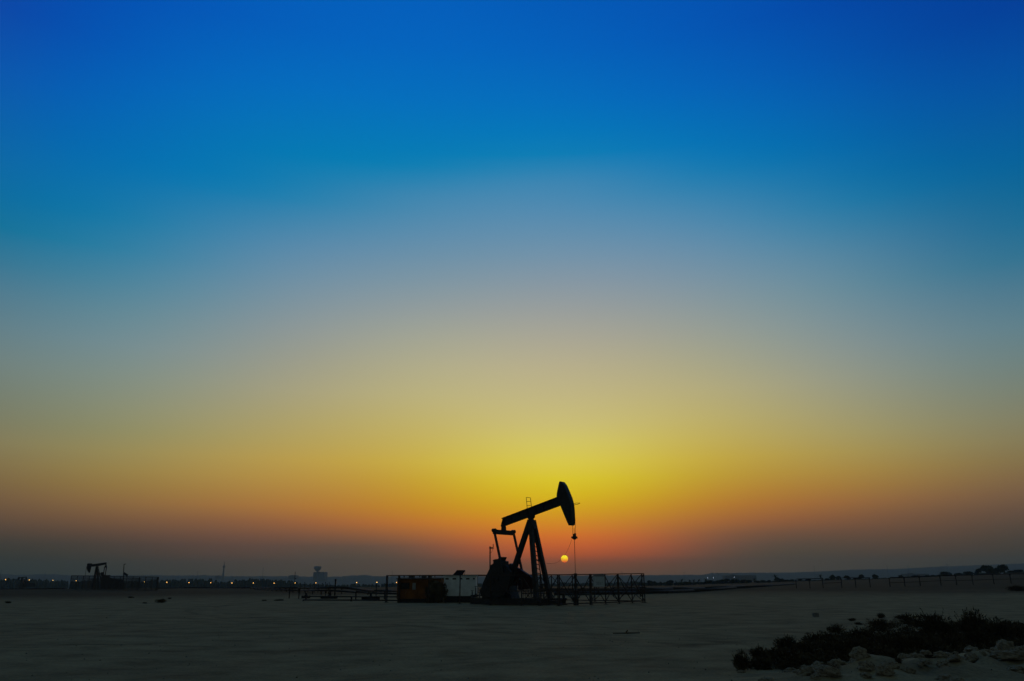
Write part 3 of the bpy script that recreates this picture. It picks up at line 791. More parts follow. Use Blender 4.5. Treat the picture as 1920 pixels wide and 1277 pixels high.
# ------------------------------------------------------------------ street lamps far away
LAMP = emat('lit_lamp_amber', (1.0, .5, .12), 3.8)
def street_lamps():
    D = 880
    pts = [(10.8, 1087), (55, 1087.5), (99.4, 1088.3), (143, 1089), (271, 1091), (313, 1091.8), (354.6, 1092.3), (395, 1092.8), (435, 1093.2), (475, 1093.2),
           (514, 1093.5), (553.4, 1093.2), (592.3, 1092.9), (630, 1092), (668.8, 1092.3), (706.7, 1092), (743.5, 1092.1), (187, 1089.8), (229, 1090.4)]
    lab = ['leftmost lit street lamp', 'lit street lamp right of the tiny hazy pump jack', 'faint lit street lamp between tiny pump jack and mesh fence',
           'lit street lamp seen through the left end of the mesh fence', 'lit street lamp seen through the right part of the mesh fence',
           'first lit street lamp right of the mesh fence', 'second lit street lamp right of the mesh fence', 'lit street lamp left of the slender tower',
           'lit street lamp right of the slender tower', 'lit street lamp in front of the dark wood middle', 'lit street lamp at the right of the dark wood',
           'lit street lamp beside the tall thin pole', 'lit street lamp below the water tower', 'lit street lamp beside the thick pipe yard post',
           'third lit street lamp left of the brown cabin', 'second lit street lamp left of the brown cabin', 'lit street lamp inside the corner of the steel fence',
           'street lamp hidden by the legs of the distant pump jack', 'street lamp behind the unlit lamp pole']
    proto = None
    for (u, v), lb in zip(pts, lab):
        if lb.startswith('street lamp'): continue
        p = P(u, v, D); g = tz(p.x, p.y)
        T = thing('street_lamp', (p.x, p.y, g), lb + ' on the far road', 'street lamp', 'lit street lamps along the far road')
        if proto is None:
            m = MB(); m.tube((0, 0, 0), (0, 0, 1), .12, .08); pm = m.build('pole', GALV)
            m = MB(); m.ball((0, -.3, 0), .42, .35, .40, sub=8); hm = m.build('lamp_head', LAMP)
            proto = (pm.data, hm.data); bpy.data.objects.remove(pm); bpy.data.objects.remove(hm)
        o = bpy.data.objects.new('pole', proto[0]); COL.objects.link(o); o.parent = T; o.scale = (1, 1, p.z - g)
        o = bpy.data.objects.new('lamp_head', proto[1]); COL.objects.link(o); o.parent = T; o.location = (0, 0, p.z - g)
        k = .65 if 'faint' in lb or 'pipe yard' in lb else rnd.uniform(.78, 1.05); o.scale = (k, k, k)
    for (u, v, D2, lb) in ((1327, 1083.5, 1800, 'small white lamp left of the three below the right hazy ridge'), (1337.5, 1083.3, 1800, 'small white lamp right of its neighbour below the hazy ridge'), (1377, 1082.2, 1800, 'small white lamp in front of the large hazy building')):
        p = P(u, v, D2); g = tz(p.x, p.y)
        T = thing('street_lamp', (p.x, p.y, g), lb, 'street lamp', 'small white lamps on the right')
        m = MB(); m.tube((p.x, p.y, g), p, .12); m.build('pole', GALV, T)
        m = MB(); m.ball(p, .42, .4, .42, sub=8); m.build('lamp_head', MATS.get('lit_lamp_white') or emat('lit_lamp_white', (.7, .8, 1.0), 2.5), T)
street_lamps()

# ------------------------------------------------------------------ skyline: hills, city, towers, woods
SKY = [(-300,1078),(0,1077),(40,1078),(100,1076.5),(130,1079),(290,1078.5),(330,1079.5),(385,1078.5),(420,1081),(470,1080.5),(540,1080.5),(585,1081.5),(640,1081.3),(660,1079),(680,1078),
       (700,1080.5),(760,1080),(900,1080.5),(1080,1079),(1200,1078.5),(1315,1078),(1335,1074.5),(1420,1074),(1480,1073.5),(1550,1071),(1600,1068),(1680,1067),(1760,1062.5),(1840,1059.5),(1920,1056.5),(2200,1048)]
def hills():
    m = MB(); n = 1250; D0, D1, D2 = 3000, 3700, 4500
    rows = []
    for i in range(n + 1):
        u = -300 + 2500 * i / n; y = lerp(SKY, u)
        jag = noise.noise(Vector((u * .05, 0, 0))) * 1.0 + noise.noise(Vector((u * .22, 3, 0))) * 1.0 + max(0, noise.noise(Vector((u * .6, 9, 0)))) * 2.2
        if u > 1450: jag *= .45
        p1 = P(u, y - jag * .8, D1); p1.z = max(p1.z, 4)
        d = ray(u, 1090); a = CAM + d * (D0 / d.y); a.z = tz(a.x, a.y) - .3; b = CAM + d * (D2 / d.y); b.z = -9
        md = a.lerp(p1, .6); md.z = a.z + (p1.z - a.z) * .72
        rows.append((a, md, p1, b))
    for r in rows: m.v += list(r)
    for i in range(n):
        for k in range(3):
            a = i * 4 + k; m.f.append((a, a + 4, a + 5, a + 1))
    o = m.build('hills', mat('scrubby_hill', (.09, .085, .07), .95, .4, .02), smooth=False)
    tag(o, 'long low ridge along the horizon fading into haze', None, None, 'structure')
hills()
def prism_building(name, u0, u1, v0, D, label, cat='building', depth=40, extra=None):
    a, b = P(u0, v0, D), P(u1, v0, D); g = min(tz(a.x, a.y), tz(b.x, b.y)) - 1
    T = thing(name, ((a.x + b.x) / 2, D, g + 1), label, cat)
    m = MB(); m.prism([Vector((a.x, D, g)), Vector((b.x, D, g)), Vector((b.x, D, a.z)), Vector((a.x, D, a.z))],
                      [Vector((a.x, D + depth, g)), Vector((b.x, D + depth, g)), Vector((b.x, D + depth, a.z)), Vector((a.x, D + depth, a.z))])
    m.build('wall', BLDG, T)
    m = MB(); m.box(((a.x + b.x) / 2, D + depth / 2, a.z + .003), (b.x - a.x) * .96, depth * .9, .8); m.box((a.x + (b.x - a.x) * .3, D + depth / 2, a.z + .805), (b.x - a.x) * .18, depth * .3, 1.6); m.build('roof', BLDG, T)
    m = MB(); fl = int((a.z - g) // 4); nx = max(2, int((b.x - a.x) // 6))
    for f in range(1, fl):
        for i in range(nx):
            x = a.x + (i + .5) * (b.x - a.x) / nx; m.box((x, D - .1, g + f * 4), 2.4, .3, 1.8)
    m.build('windows', mat('distant_window', (.03, .03, .035), .4), T)
    return T
prism_building('building', 587.6, 608, 1073, 3300, 'hazy block building beneath the water tower', depth=60)
prism_building('building', 541, 555, 1079.2, 3400, 'low hazy building right of the tall thin pole top')
prism_building('building', 403.5, 412, 1079.6, 3400, 'hazy stepped building just left of the slender tower')
prism_building('building', 1360, 1418, 1079.5, 2100, 'wide dark hazy building behind the row of right trees', depth=30)
prism_building('building', 1700, 1742, 1076.5, 1900, 'long low pale building below the right hazy ridge', depth=30)
def towers():
    D = 3300; b = P(417.3, 1090, D); g = tz(b.x, b.y)
    T = thing('tower', (b.x, b.y, g), 'slender hazy telecom tower with a round pod near its top', 'tower')
    Z = lambda v: P(417.3, v, D).z - g
    m = MB(); m.lathe((b.x, b.y, g), [(6.5, 0), (3.6, Z(1080)), (2.6, Z(1068)), (2.0, Z(1064))]); m.build('shaft', BLDG, T)
    m = MB(); m.lathe((b.x, b.y, g), [(2, Z(1065.5)), (5.3, Z(1063.6)), (5.3, Z(1062)), (2.2, Z(1060.3))]); m.build('pod', BLDG, T)
    m = MB(); m.lathe((b.x, b.y, g), [(1.5, Z(1060.3)), (1.2, Z(1056.5)), (.5, Z(1053))]); m.build('spire', BLDG, T)
    D = 3250; b = P(593.8, 1090, D); g = tz(b.x, b.y); Z = lambda v: P(593.8, v, D).z - g; k = D / FPX
    T = thing('water_tower', (b.x, b.y, g), 'hazy mushroom shaped water tower above a block building', 'water tower')
    m = MB(); m.lathe((b.x, b.y, g), [(2.8 * k, 0), (1.5 * k, Z(1074)), (1.5 * k, Z(1070.5))]); m.build('stem', BLDG, T)
    m = MB(); m.lathe((b.x, b.y, g), [(1.6 * k, Z(1071.6)), (3.4 * k, Z(1070)), (5.4 * k, Z(1067.8)), (6.5 * k, Z(1065.4)), (6.7 * k, Z(1064)), (6.3 * k, Z(1062.7)), (4.8 * k, Z(1061.9)), (1 * k, Z(1061.6))], 20); m.build('tank', BLDG, T)
    for u, v, lb in ((493.6, 1064, 'thin hazy mast between slender tower and tall pole'), (735.5, 1070, 'thin hazy mast left above the fence corner'),
                     (1166, 1071, 'thin mast above the cross braced fence'), (1282, 1072, 'thin mast left of the right hazy ridge'), (1526, 1060, 'thin mast over the right ridge'),
                     (1663, 1059.5, 'thin mast on the ridge further right'), (1702, 1059, 'faint mast on the ridge near the right'), (1775, 1056.5, 'mast with cross arm on the right ridge'), (85, 1073, 'thin mast above the left ridge near tiny pump jack'), (371, 1070, 'faint mast left of the slender tower'), (3, 1068, 'faint mast at the left edge of the ridge')):
        D = 3150; t = P(u, v, D); g = tz(t.x, t.y)
        T = thing('radio_mast', (t.x, t.y, g), lb, 'mast', 'thin masts along the skyline')
        m = MB(); m.tube((t.x, t.y, g), t, 1.0, .5, 6); m.build('pole', GALV, T)
        m = MB(); zz = t.z - 4; 
        m.beam((t.x - (4 if 'cross' in lb else 1.6), t.y, zz), (t.x + (4 if 'cross' in lb else 1.6), t.y, zz), 1.2); m.build('crossarm', GALV, T)
towers()

# crowns and trees
def crown_mesh(rx, ry, rz, n, leaf, seed, mt, lobes=7, name='crown', flat=0.0):
    rn = random.Random(seed); m = MB(); cs = []
    for _ in range(lobes):
        a = rn.uniform(0, 6.28); r = rn.uniform(.1, .62)
        cs.append((Vector((math.cos(a) * r * rx, math.sin(a) * r * ry, rz * rn.uniform(-.5, .6))), rn.uniform(.32, .55)))
    for _ in range(n):
        c, k = rn.choice(cs); d = Vector((rn.gauss(0, 1), rn.gauss(0, 1), rn.gauss(0, 1))).normalized() * rn.uniform(.5, 1.0) ** .6
        m.leaf(c + Vector((d.x * rx * k, d.y * ry * k, d.z * rz * k)), leaf * rn.uniform(.6, 1.4), rn)
    o = m.build(name, mt); me = o.data; bpy.data.objects.remove(o); return me
def palm_mesh(seed):
    rn = random.Random(seed); m = MB()
    for k in range(17):
        a = k * 2.4; e = rn.uniform(-.3, 1.1); L_ = rn.uniform(1.8, 2.6); p = Vector((0, 0, 0)); d = Vector((math.cos(a) * math.cos(e), math.sin(a) * math.cos(e), math.sin(e)))
        for s in range(6):
            q = p + d * (L_ / 6); side = d.cross(Vector((0, 0, 1))).normalized() * (.42 * (1 - s / 7))
            m.add([p - side, p + side, q], [(0, 1, 2)]); m.add([p, q - side * .8, q + side * .8 + Vector((0, 0, .05))], [(0, 1, 2)])
            p = q; d = (d + Vector((0, 0, -.24))).normalized()
    o = m.build('crown', TREE); me = o.data; bpy.data.objects.remove(o); return me
def trunk_mesh(h, r):
    m = MB(); pts = [Vector((0.06 * h * math.sin(i * 1.1), 0, h * i / 5)) for i in range(6)]
    for i in range(5): m.tube(pts[i], pts[i + 1], r * (1 - i * .12), r * (1 - (i + 1) * .12), 7)
    for a in (0.5, 2.6, 4.4): m.tube(pts[4], pts[4] + Vector((math.cos(a) * h * .22, math.sin(a) * h * .22, h * .3)), r * .4, r * .15, 5)
    o = m.build('trunk', BARK); me = o.data; bpy.data.objects.remove(o); return me
ROUND = [crown_mesh(1, 1, .85, 650, .30, s, TREE) for s in (1, 2, 3)]
PALM = [palm_mesh(5), palm_mesh(6)]
TRK = trunk_mesh(1.0, .09); PTRK = trunk_mesh(1.0, .035)
def tree(u, vb, vt, wpx, D, kind, label, group='trees on the far flat at the right'):
    wpx *= 1.45; vt -= .8
    b = P(u, vb, D); g = tz(b.x, b.y); t = P(u, vt, D).z; H = max(1.5, t - g); k = D / FPX
    W = wpx * k / 2
    T = thing('palm_tree' if kind == 'p' else 'tree', (b.x, b.y, g), label, 'palm tree' if kind == 'p' else 'tree', group)
    if kind == 'p':
        tr = bpy.data.objects.new('trunk', PTRK); tr.scale = (H, H, H * .8)
        cr = bpy.data.objects.new('crown', rnd.choice(PALM)); cr.location = (0, 0, H * .8); s = W / 2.0; cr.scale = (s, s, s)
    else:
        tr = bpy.data.objects.new('trunk', TRK); tr.scale = (H * .7, H * .7, H * .5)
        cr = bpy.data.objects.new('crown', rnd.choice(ROUND)); cr.scale = (W, W, H * .56); cr.location = (0, 0, H * .5)
    cr.rotation_euler.z = rnd.uniform(0, 6)
    for o in (tr, cr): COL.objects.link(o); o.parent = T
    return T
def right_trees():
    # column, crown top, width (px), kind, distance
    L_ = [(1218,1089,9,'r',480),(1227,1091,8,'r',470),(1238,1092,6,'r',500),(1256,1088.5,11,'r',480),(1268,1092,8,'p',480),(1279,1087.5,9,'p',470),(1286,1091,7,'r',500),(1294,1089,8,'p',480),
      (1301,1088,7,'p',500),(1311,1088,8,'p',470),(1321,1092,7,'r',480),(1324,1087,8,'p',520),(1331,1088,11,'r',480),(1339,1090,7,'r',460),(1346,1088,8,'r',500),(1353,1086.5,9,'r',480),(1361,1085.5,10,'r',500),
      (1374,1087,8,'r',480),(1382,1087,9,'r',500),(1391,1088.5,7,'r',470),(1396,1087,9,'r',490),(1404,1087.5,8,'r',500),(1415,1086,7,'p',520),(1419,1089,7,'r',480),(1431,1088,7,'r',500),(1442,1088,6,'r',520),
      (1455,1080,11,'p',520),(1458,1084,8,'r',540),(1466,1085,9,'r',500),(1474,1087,9,'r',500),(1485,1087,8,'r',520),(1500,1086,6,'r',520),(1516,1085,8,'r',520),(1539.5,1079.5,9,'p',520),(1552,1086,8,'r',500),
      (1563,1079,10,'r',500),(1573,1080,9,'r',520),(1590,1079,10,'r',500),(1608,1084,9,'r',500),(1616,1077,9,'r',520),(1643,1078,9,'r',520),(1692,1079,7,'r',520),(1720,1079,12,'r',500),(1777,1072.5,15,'r',480),(1742,1079,8,'r',480),
      (1838,1066,9,'r',420),(1853,1059,14,'r',420),(1862,1059.5,12,'r',430),(1874,1064,12,'r',420),(1886,1057.5,13,'r',420),(1904,1071,14,'r',420),(1916,1072,14,'r',400),(1822,1072,14,'r',440),(1800,1075,10,'r',440)]
    nm = {'p': 'palm tree', 'r': 'round tree'}
    for i, (u, vt, w, k, D) in enumerate(L_):
        if u < 1212 or True:
            zone = ('just right of the steel fence end' if u < 1275 else 'left of the small white lamps' if u < 1325 else 'under the small white lamps' if u < 1350 else 'left of the wide hazy building' if u < 1362 else
                    'in front of the wide hazy building' if u < 1425 else 'right of the wide hazy building' if u < 1490 else 'above the start of the pipe rack' if u < 1580 else 'over the middle of the pipe rack' if u < 1700 else
                    'behind the long low pale building' if u < 1760 else 'on the right rise')
        size = 'tall' if (1090 - vt) > 10 and u < 1700 or u > 1845 and vt < 1062 else 'broad' if w > 9 else 'small'
        nth = ['first', 'second', 'third', 'fourth', 'fifth', 'sixth', 'seventh', 'eighth', 'ninth', 'tenth', 'eleventh', 'twelfth', 'thirteenth', 'fourteenth']
        key = zone; CNT[key] = CNT.get(key, 0) + 1
        tree(u, 1095, vt, w, D, k, '%s dark %s %s, %s from the left there' % (size, nm[k], zone, nth[CNT[key] - 1]))
CNT = {}
right_trees()
def wood(name, pts, D, label):
    """far wood reading as one mass"""
    rn = random.Random(hash(label) % 1000 if False else len(label)); m = MB(); k = D / FPX
    us = [p[0] for p in pts]; u = us[0]
    while u < us[-1]:
        vt = lerp(pts, u); p = P(u, vt, D); g = tz(p.x, p.y); H = p.z - g
        W = rn.uniform(2.0, 3.6) * k
        H *= rn.uniform(.86, 1.04); y = p.y + rn.uniform(0, 40)
        m.ball((p.x, y, g + H * .5), W * 1.2, W * 1.2, H * .5, .35, rn.random() * 50, 9)
        for _ in range(46):
            d = Vector((rn.gauss(0, 1), -abs(rn.gauss(0, 1)), rn.gauss(0, 1))).normalized()
            m.leaf((p.x + d.x * W * 1.25, y + d.y * W * 1.25, g + H * .5 + d.z * H * .52), rn.uniform(1, 2) * k * .8, rn)
        u += rn.uniform(1.2, 2.4)
    tag(m.build(name, TREE), label, 'trees', None, 'stuff')
wood('far_wood', [(425,1090),(440,1087),(470,1085.8),(500,1085.5),(520,1087.5),(528,1089),(540,1088),(545,1093)], 1000, 'dark wood on the plain right of the slender tower')
wood('far_wood', [(-60,1086),(0,1085.5),(20,1084.5),(34,1086),(60,1087),(100,1089),(150,1089.5),(260,1089),(300,1086.5),(350,1085.5),(385,1086),(398,1089),(425,1095)], 1010, 'dark belt of trees along the plain at the left')
wood('far_wood', [(545,1094),(600,1096),(640,1097),(660,1095),(700,1096),(730,1093.5),(760,1094.5),(830,1095),(900,1094)], 990, 'low dark growth on the plain behind the pipe yard')
wood('far_wood', [(1015,1095),(1040,1094),(1060,1091),(1070,1094),(1110,1093),(1150,1093),(1190,1090),(1208,1091)], 900, 'dark growth seen through the cross-braced fence')

wood('far_wood', [(1210,1092.5),(1300,1091.5),(1400,1090.3),(1500,1089),(1640,1086),(1700,1083.5),(1760,1080.5),(1830,1074.5),(1870,1073.5),(1990,1071)], 545, 'low dark vegetation under the trees across the right flat')

# ------------------------------------------------------------------ pipelines and pipe yard
def pipeline(name, pts, r, zoff, label, posts, cat='pipeline', n=2, gap=None, group=None):
    """pts: (u, D); pipes carried on little supports"""
    W = []
    for u, D, z in pts:
        p = P(u, 1100, D); W.append(Vector((p.x, p.y, tz(p.x, p.y) + z)))
    T = thing(name, (W[0].x, W[0].y, tz(W[0].x, W[0].y)), label, cat, group)
    gap = gap or r * 2.6
    for k in range(n):
        m = MB(); m.path([w + Vector((0, k * gap, 0)) for w in W], r, 8); m.build('pipe', PIPE, T, True)
    m0 = []
    for a, b in zip(W[:-1], W[1:]):
        L_ = (b - a).length; c = max(1, int(L_ / posts))
        for i in range(c):
            q = a.lerp(b, i / c); g = tz(q.x, q.y); m = MB()
            m.beam((q.x, q.y + gap * (n - 1) / 2, g), (q.x, q.y + gap * (n - 1) / 2, q.z - r), .14)
            m.beam((q.x, q.y - r, q.z - r - .05), (q.x, q.y + gap * (n - 1) + r, q.z - r - .05), .12); m0.append(m)
    for m in m0[:60]: m.build('support', PIPE, T)
    return T
pipeline('pipeline', [(395, 300, .2), (470, 260, .35), (560, 170, .75), (640, 135, 1.0), (700, 150, .35), (760, 170, .2)], .16, 0, 'long black pipeline humping over the sand left of the steel fence', 9, n=4)
pipeline('pipeline', [(478, 230, .15), (560, 150, .45), (620, 118, .7), (690, 125, .28), (752, 128, .1)], .12, 0, 'lower black pipeline running just in front of the humped one', 8, n=3)
pipeline('pipeline', [(575, 88, .38), (660, 86, .36), (752, 84, .34)], .06, 0, 'upper thin pipe of the low pipe yard left of the steel fence', 3.2, n=2)
pipeline('pipeline', [(570, 83, .12), (660, 81, .12), (752, 79.5, .12)], .06, 0, 'lowest thin pipe of the pipe yard close to the sand', 4, n=1)
pipeline('pipeline', [(668, 90, .85), (722, 89, .82), (752, 89, .8)], .06, 0, 'short raised pipe ending at the fence corner', 3, n=2)
pipeline('pipeline', [(1030, 125, .5), (1120, 125, .5), (1200, 130, .5), (1260, 140, .5), (1320, 160, .38), (1400, 230, .2)], .28, 0, 'thick black pipeline leaving the right end of the steel fence', 8, n=5)
pipeline('pipeline', [(1040, 112, .25), (1192, 118, .25), (1300, 140, .25), (1380, 190, .2), (1490, 280, .2)], .22, 0, 'low pipeline hugging the sand right of the steel fence', 10, n=3)
pipeline('pipeline', [(1150, 100, 1.1), (1200, 100, 1.1), (1212, 100, 1.1)], .06, 0, 'raised pipe poking out past the right end of the steel fence', 3, n=1)
pipeline('pipeline', [(-60, 290, .1), (30, 300, .12), (120, 300, .15)], .2, 0, 'dark pipeline lying on the sand at the far left', 12, n=3)
pipeline('pipeline', [(294, 290, .1), (345, 300, .2), (400, 300, .15)], .2, 0, 'dark pipeline lying on the sand right of the mesh fence', 12, n=3)

def yard_posts():
    L_ = [(542, 1104, 1122, 1.8, 'short post left of its twin at the left end of the pipe yard'), (560, 1105, 1123, 1.8, 'short bent post right of its twin at the pipe yard'),
          (627.5, 1086, 1117, 2.6, 'thick dark post rising above the pipe yard'), (705, 1095, 1118, 1.6, 'thin post with small tee near the fence corner'),
          (545 + 6.6, 1072, 1100, 1.0, 'tall thin pole standing behind the humped pipeline'), (616, 1110, 1121, 1.4, 'stubby post by the yard valves'), (610, 1109, 1121, 1.2, 'stubby post left of the yard valves')]
    for u, vt, vb, w, lb in L_:
        if vb > 1101: b = G(u, vb); D = b.y
        else: D = 165; b = P(u, vb, D)
        g = tz(b.x, b.y); t = P(u, vt, D).z; k = D / FPX
        T = thing('post', (b.x, b.y, g), lb, 'post')
        m = MB(); m.tube((b.x, b.y, g), (b.x, b.y, t), w * k / 2); m.build('shaft', PIPE, T)
        m = MB()
        if 'tall' in lb:
            m.box((b.x + k * 1.2, b.y, P(u, 1086, D).z), k * 2.2, .3, k * 1.5)
        elif 'tee' in lb: m.beam((b.x - 3 * k, b.y, t - 1.5 * k), (b.x + 1 * k, b.y, t - 1.5 * k), .09)
        else: m.box((b.x, b.y, t - 3 * k), 3 * k, 2 * k, 3.4 * k)
        m.build('head', PIPE, T)
    # small stubs on the humped pipeline
    for i, u in enumerate((545, 563, 571, 582, 590, 597, 604, 610, 613, 617)):
        D = 150; b = P(u, 1100, D); g = tz(b.x, b.y); t = P(u, 1096 - (i * 7 % 5) * .9, D).z
        T = thing('marker_post', (b.x, b.y, g), 'thin marker stake behind the humped pipeline', 'stake', 'thin marker stakes behind the humped pipeline')
        m = MB(); m.beam((b.x, b.y, g), (b.x, b.y, t), .07); m.build('stake', PIPE, T)
        m = MB(); m.beam((b.x, b.y, t), (b.x, b.y, t + .1), .14); m.build('cap', PIPE, T)
    for u, v, lb in ((573.5, 1121.5, 'dark valve body at the left end of the yard pipes'), (617, 1122.5, 'low dark pump block lying under the yard posts'), (695, 1124.8, 'dark flat block on the sand left of the fence corner')):
        b = G(u, v); g = tz(b.x, b.y)
        T = thing('valve_block', (b.x, b.y, g), lb, 'valve')
        m = MB(); w = .5 if u < 600 else .95
        m.box((b.x, b.y, g), w * 1.6, .6, .28); m.lathe((b.x, b.y, g + .28), [(.2, 0), (.2, .1), (.1, .12), (.1, .3), (.18, .3), (.18, .34)], 10); m.build('body', PIPE, T)
        m = MB(); m.tube((b.x - w, b.y, g + .16), (b.x - w * .8, b.y, g + .16), .17, n=10); m.tube((b.x + w * .8, b.y, g + .16), (b.x + w, b.y, g + .16), .17, n=10); m.build('flange', PIPE, T)
yard_posts()

def right_rack():
    us = [(1493.5, 1104), (1519, 1104), (1543.6, 1103), (1578.6, 1101), (1605, 1102), (1632, 1101), (1668.7, 1098.5), (1697, 1099.5), (1725.8, 1099), (1764.7, 1098.2), (1794, 1097), (1824.5, 1095), (1863.8, 1094), (1896, 1094), (1935, 1093)]
    tops = [1086.5, 1086, 1085.5, 1084.5, 1084.3, 1084.2, 1083.5, 1083, 1082, 1080, 1079.6, 1079, 1077.6, 1077, 1076.4]
    D = 175; B = []
    for (u, vb), vt in zip(us, tops):
        b = P(u, vb, D); g = tz(b.x, b.y); d = ray(u, vt); t = CAM + d * (D / d.y); B.append((b, g, t))
    b0 = B[0]
    T = thing('pipe_rack', (b0[0].x, b0[0].y, b0[1]), 'long low rack of posts carrying thin pipes across the right flat', 'pipe rack')
    for i, (b, g, t) in enumerate(B):
        m = MB(); m.beam((b.x, b.y, g - .05), (b.x, b.y, t.z), .14); m.beam((b.x - .2, b.y, t.z - .1), (b.x + .2, b.y, t.z - .1), .1); m.build('post', PIPE, T)
    for a, c in ((0, 2), (3, 5), (6, 14)):
        m = MB(); m.path([B[i][2] + Vector((0, 0, .09)) for i in range(a, c + 1)], .09, 6); m.build('pipe', PIPE, T)
    m = MB(); m.path([B[i][2] + Vector((0, .25, -.95)) for i in range(6, 15)], .05, 5); m.build('lower_pipe', PIPE, T)
    m = MB(); m.path([B[i][2] + Vector((0, .2, .06)) - Vector((0, 0, .9)) for i in range(2, 4)], .05, 5); m.build('lower_pipe', PIPE, T)
right_rack()

# ------------------------------------------------------------------ shrubs, stones
def shrub_mesh(seed, mt, n=1500, spiky=.5, name='foliage'):
    rn = random.Random(seed); m = MB(); cs = []
    for _ in range(9):
        a = rn.uniform(0, 6.28); r = rn.uniform(0, .6); cs.append((Vector((math.cos(a) * r, math.sin(a) * r, rn.uniform(.15, .55))), rn.uniform(.3, .5)))
    for _ in range(n):
        c, k = rn.choice(cs); d = Vector((rn.gauss(0, 1), rn.gauss(0, 1), rn.gauss(0, 1))).normalized() * (rn.random() ** .35)
        p = c + d * k; p.z = abs(p.z) * .95
        dv = (p - Vector((0, 0, -.2))).normalized() + Vector((rn.gauss(0, .35), rn.gauss(0, .35), rn.gauss(0, .35)))
        m.leaf(p, rn.uniform(.035, .07), rn, rn.uniform(1.5, 3), dv.normalized())
    for _ in range(int(60 * spiky)):
        a = rn.uniform(0, 6.28); e = rn.uniform(.5, 1.5); L_ = rn.uniform(.75, 1.1)
        q = Vector((math.cos(a) * math.cos(e), math.sin(a) * math.cos(e), math.sin(e))) * L_
        m.beam(q * .3, q, .012)
        for t in (.7, .8, .9, 1):
            m.leaf(q * t, .05, rn, 2)
    o = m.build(name, mt); me = o.data; bpy.data.objects.remove(o); return me
SH = [shrub_mesh(1, LEAF, spiky=.15), shrub_mesh(2, LEAF, spiky=.1), shrub_mesh(3, LEAFB, spiky=.2), shrub_mesh(4, LEAF, 1300, .5)]
def stem_mesh():
    m = MB(); rn = random.Random(3)
    for _ in range(9):
        a = rn.uniform(0, 6.28); m.tube((0, 0, -.05), (math.cos(a) * .3, math.sin(a) * .3, .5), .03, .012, 5)
    o = m.build('stems', BARK); me = o.data; bpy.data.objects.remove(o); return me
STEM = stem_mesh()
def shrub(u0, u1, vt, vb, label, kind=None, group='shrubs of the dark thicket'):
    u = (u0 + u1) / 2; b = G(u, vb); g = tz(b.x, b.y); k = b.y / FPX
    W = (u1 - u0) * k / 2; H = max(.12, P(u, vt, b.y).z - g)
    T = thing('shrub', (b.x, b.y + W * .3, g - .01), label, 'shrub', group)
    i = rnd.randrange(4) if kind is None else kind
    f = bpy.data.objects.new('foliage', SH[i]); f.scale = (W * 1.25, W * 1.1, H * 1.0); f.rotation_euler.z = rnd.uniform(0, 6)
    s = bpy.data.objects.new('stems', STEM); s.scale = (W, W, H)
    for o in (f, s): COL.objects.link(o); o.parent = T
for a in [
    (1370, 1412, 1216, 1259, 'spiky dark shrub at the left tip of the thicket', 3),
    (1408, 1449, 1207, 1243, 'dark shrub just right of the left tip shrub', 0),
    (1436, 1488, 1207, 1243, 'broad low shrub of the lower left thicket edge', 1),
    (1454, 1512, 1188, 1226, 'rounded shrub standing out on the upper left thicket edge', 0),
    (1510, 1562, 1180, 1206, 'low wide shrub on the upper thicket edge above pale stones', 1),
    (1555, 1588, 1168, 1190, 'small peaked shrub on the upper thicket edge', 3),
    (1584, 1639, 1176, 1199, 'wide flat shrub between the peaked shrub and the pale stones', 1),
    (1591, 1611, 1158, 1167, 'small lone shrub on sand above the thicket', 0),
    (1604, 1621, 1165, 1174, 'tiny shrub just below the lone shrub on sand', 1),
    (1644, 1661, 1148, 1160, 'small dark tuft rising at the top left of the far shrubs', 3),
    (1629, 1682, 1157, 1184, 'brownish shrub beside the pale stones in the upper thicket', 2),
    (1678, 1734, 1147, 1172, 'long low shrub left of the two highest shrubs', 1),
    (1726, 1797, 1142, 1196, 'large black shrub, left one of the two highest', 0),
    (1798, 1862, 1139, 1196, 'large feathery shrub, right one of the two highest', 3),
    (1856, 1925, 1153, 1200, 'large dark shrub at the right edge of the picture', 1),
    (1486, 1540, 1200, 1236, 'dark shrub at the lower middle of the left thicket', 0),
    (1528, 1590, 1196, 1236, 'dark shrub behind the rounded pale stone', 1),
    (1580, 1645, 1196, 1232, 'dark shrub above the paired stones', 0),
    (1640, 1700, 1182, 1226, 'dark shrub in the hollow left of the black gap', 1),
    (1690, 1760, 1184, 1232, 'dark shrub filling the hollow above the bank', 0),
    (1750, 1815, 1180, 1222, 'dark shrub just behind the small pale stone', 1),
    (1810, 1880, 1178, 1214, 'dark shrub behind the pointed pale boulder', 0),
    (1462, 1502, 1240, 1261, 'low shrub on the sandy toe of the stony bank', 1),
    (1529, 1579, 1248, 1275, 'tufted brown shrub at the bottom between pale stones', 2),
    (1614, 1646, 1235, 1268, 'brown shrub at the bottom left of the big bank stones', 2),
    (1655, 1695, 1238, 1263, 'dark shrub nestled under two rounded stones', 1),
    (1682, 1701, 1262, 1274, 'tiny dark tuft at the lower edge of the bank', 0),
    (1655, 1688, 1219, 1240, 'dome of brown twigs between two rounded stones', 2)]:
    shrub(*a)
shrub(1889, 1935, 1096.5, 1112.5, 'round dark bush on the sand at the right edge', 2, 'lone bushes on the sand')
shrub(291, 312, 1121.5, 1130.5, 'low brown bush on the sand below the mesh fence end', 2, 'lone bushes on the sand')
shrub(8, 20, 1126.5, 1130.8, 'small dark tuft near the left edge of the sand', 0, 'lone bushes on the sand')
shrub(240, 250, 1117.5, 1121, 'small dark tuft left of the low brown bush', 1, 'lone bushes on the sand')
shrub(267, 275, 1128, 1131.5, 'smallest dark tuft beside the low brown bush', 1, 'lone bushes on the sand')
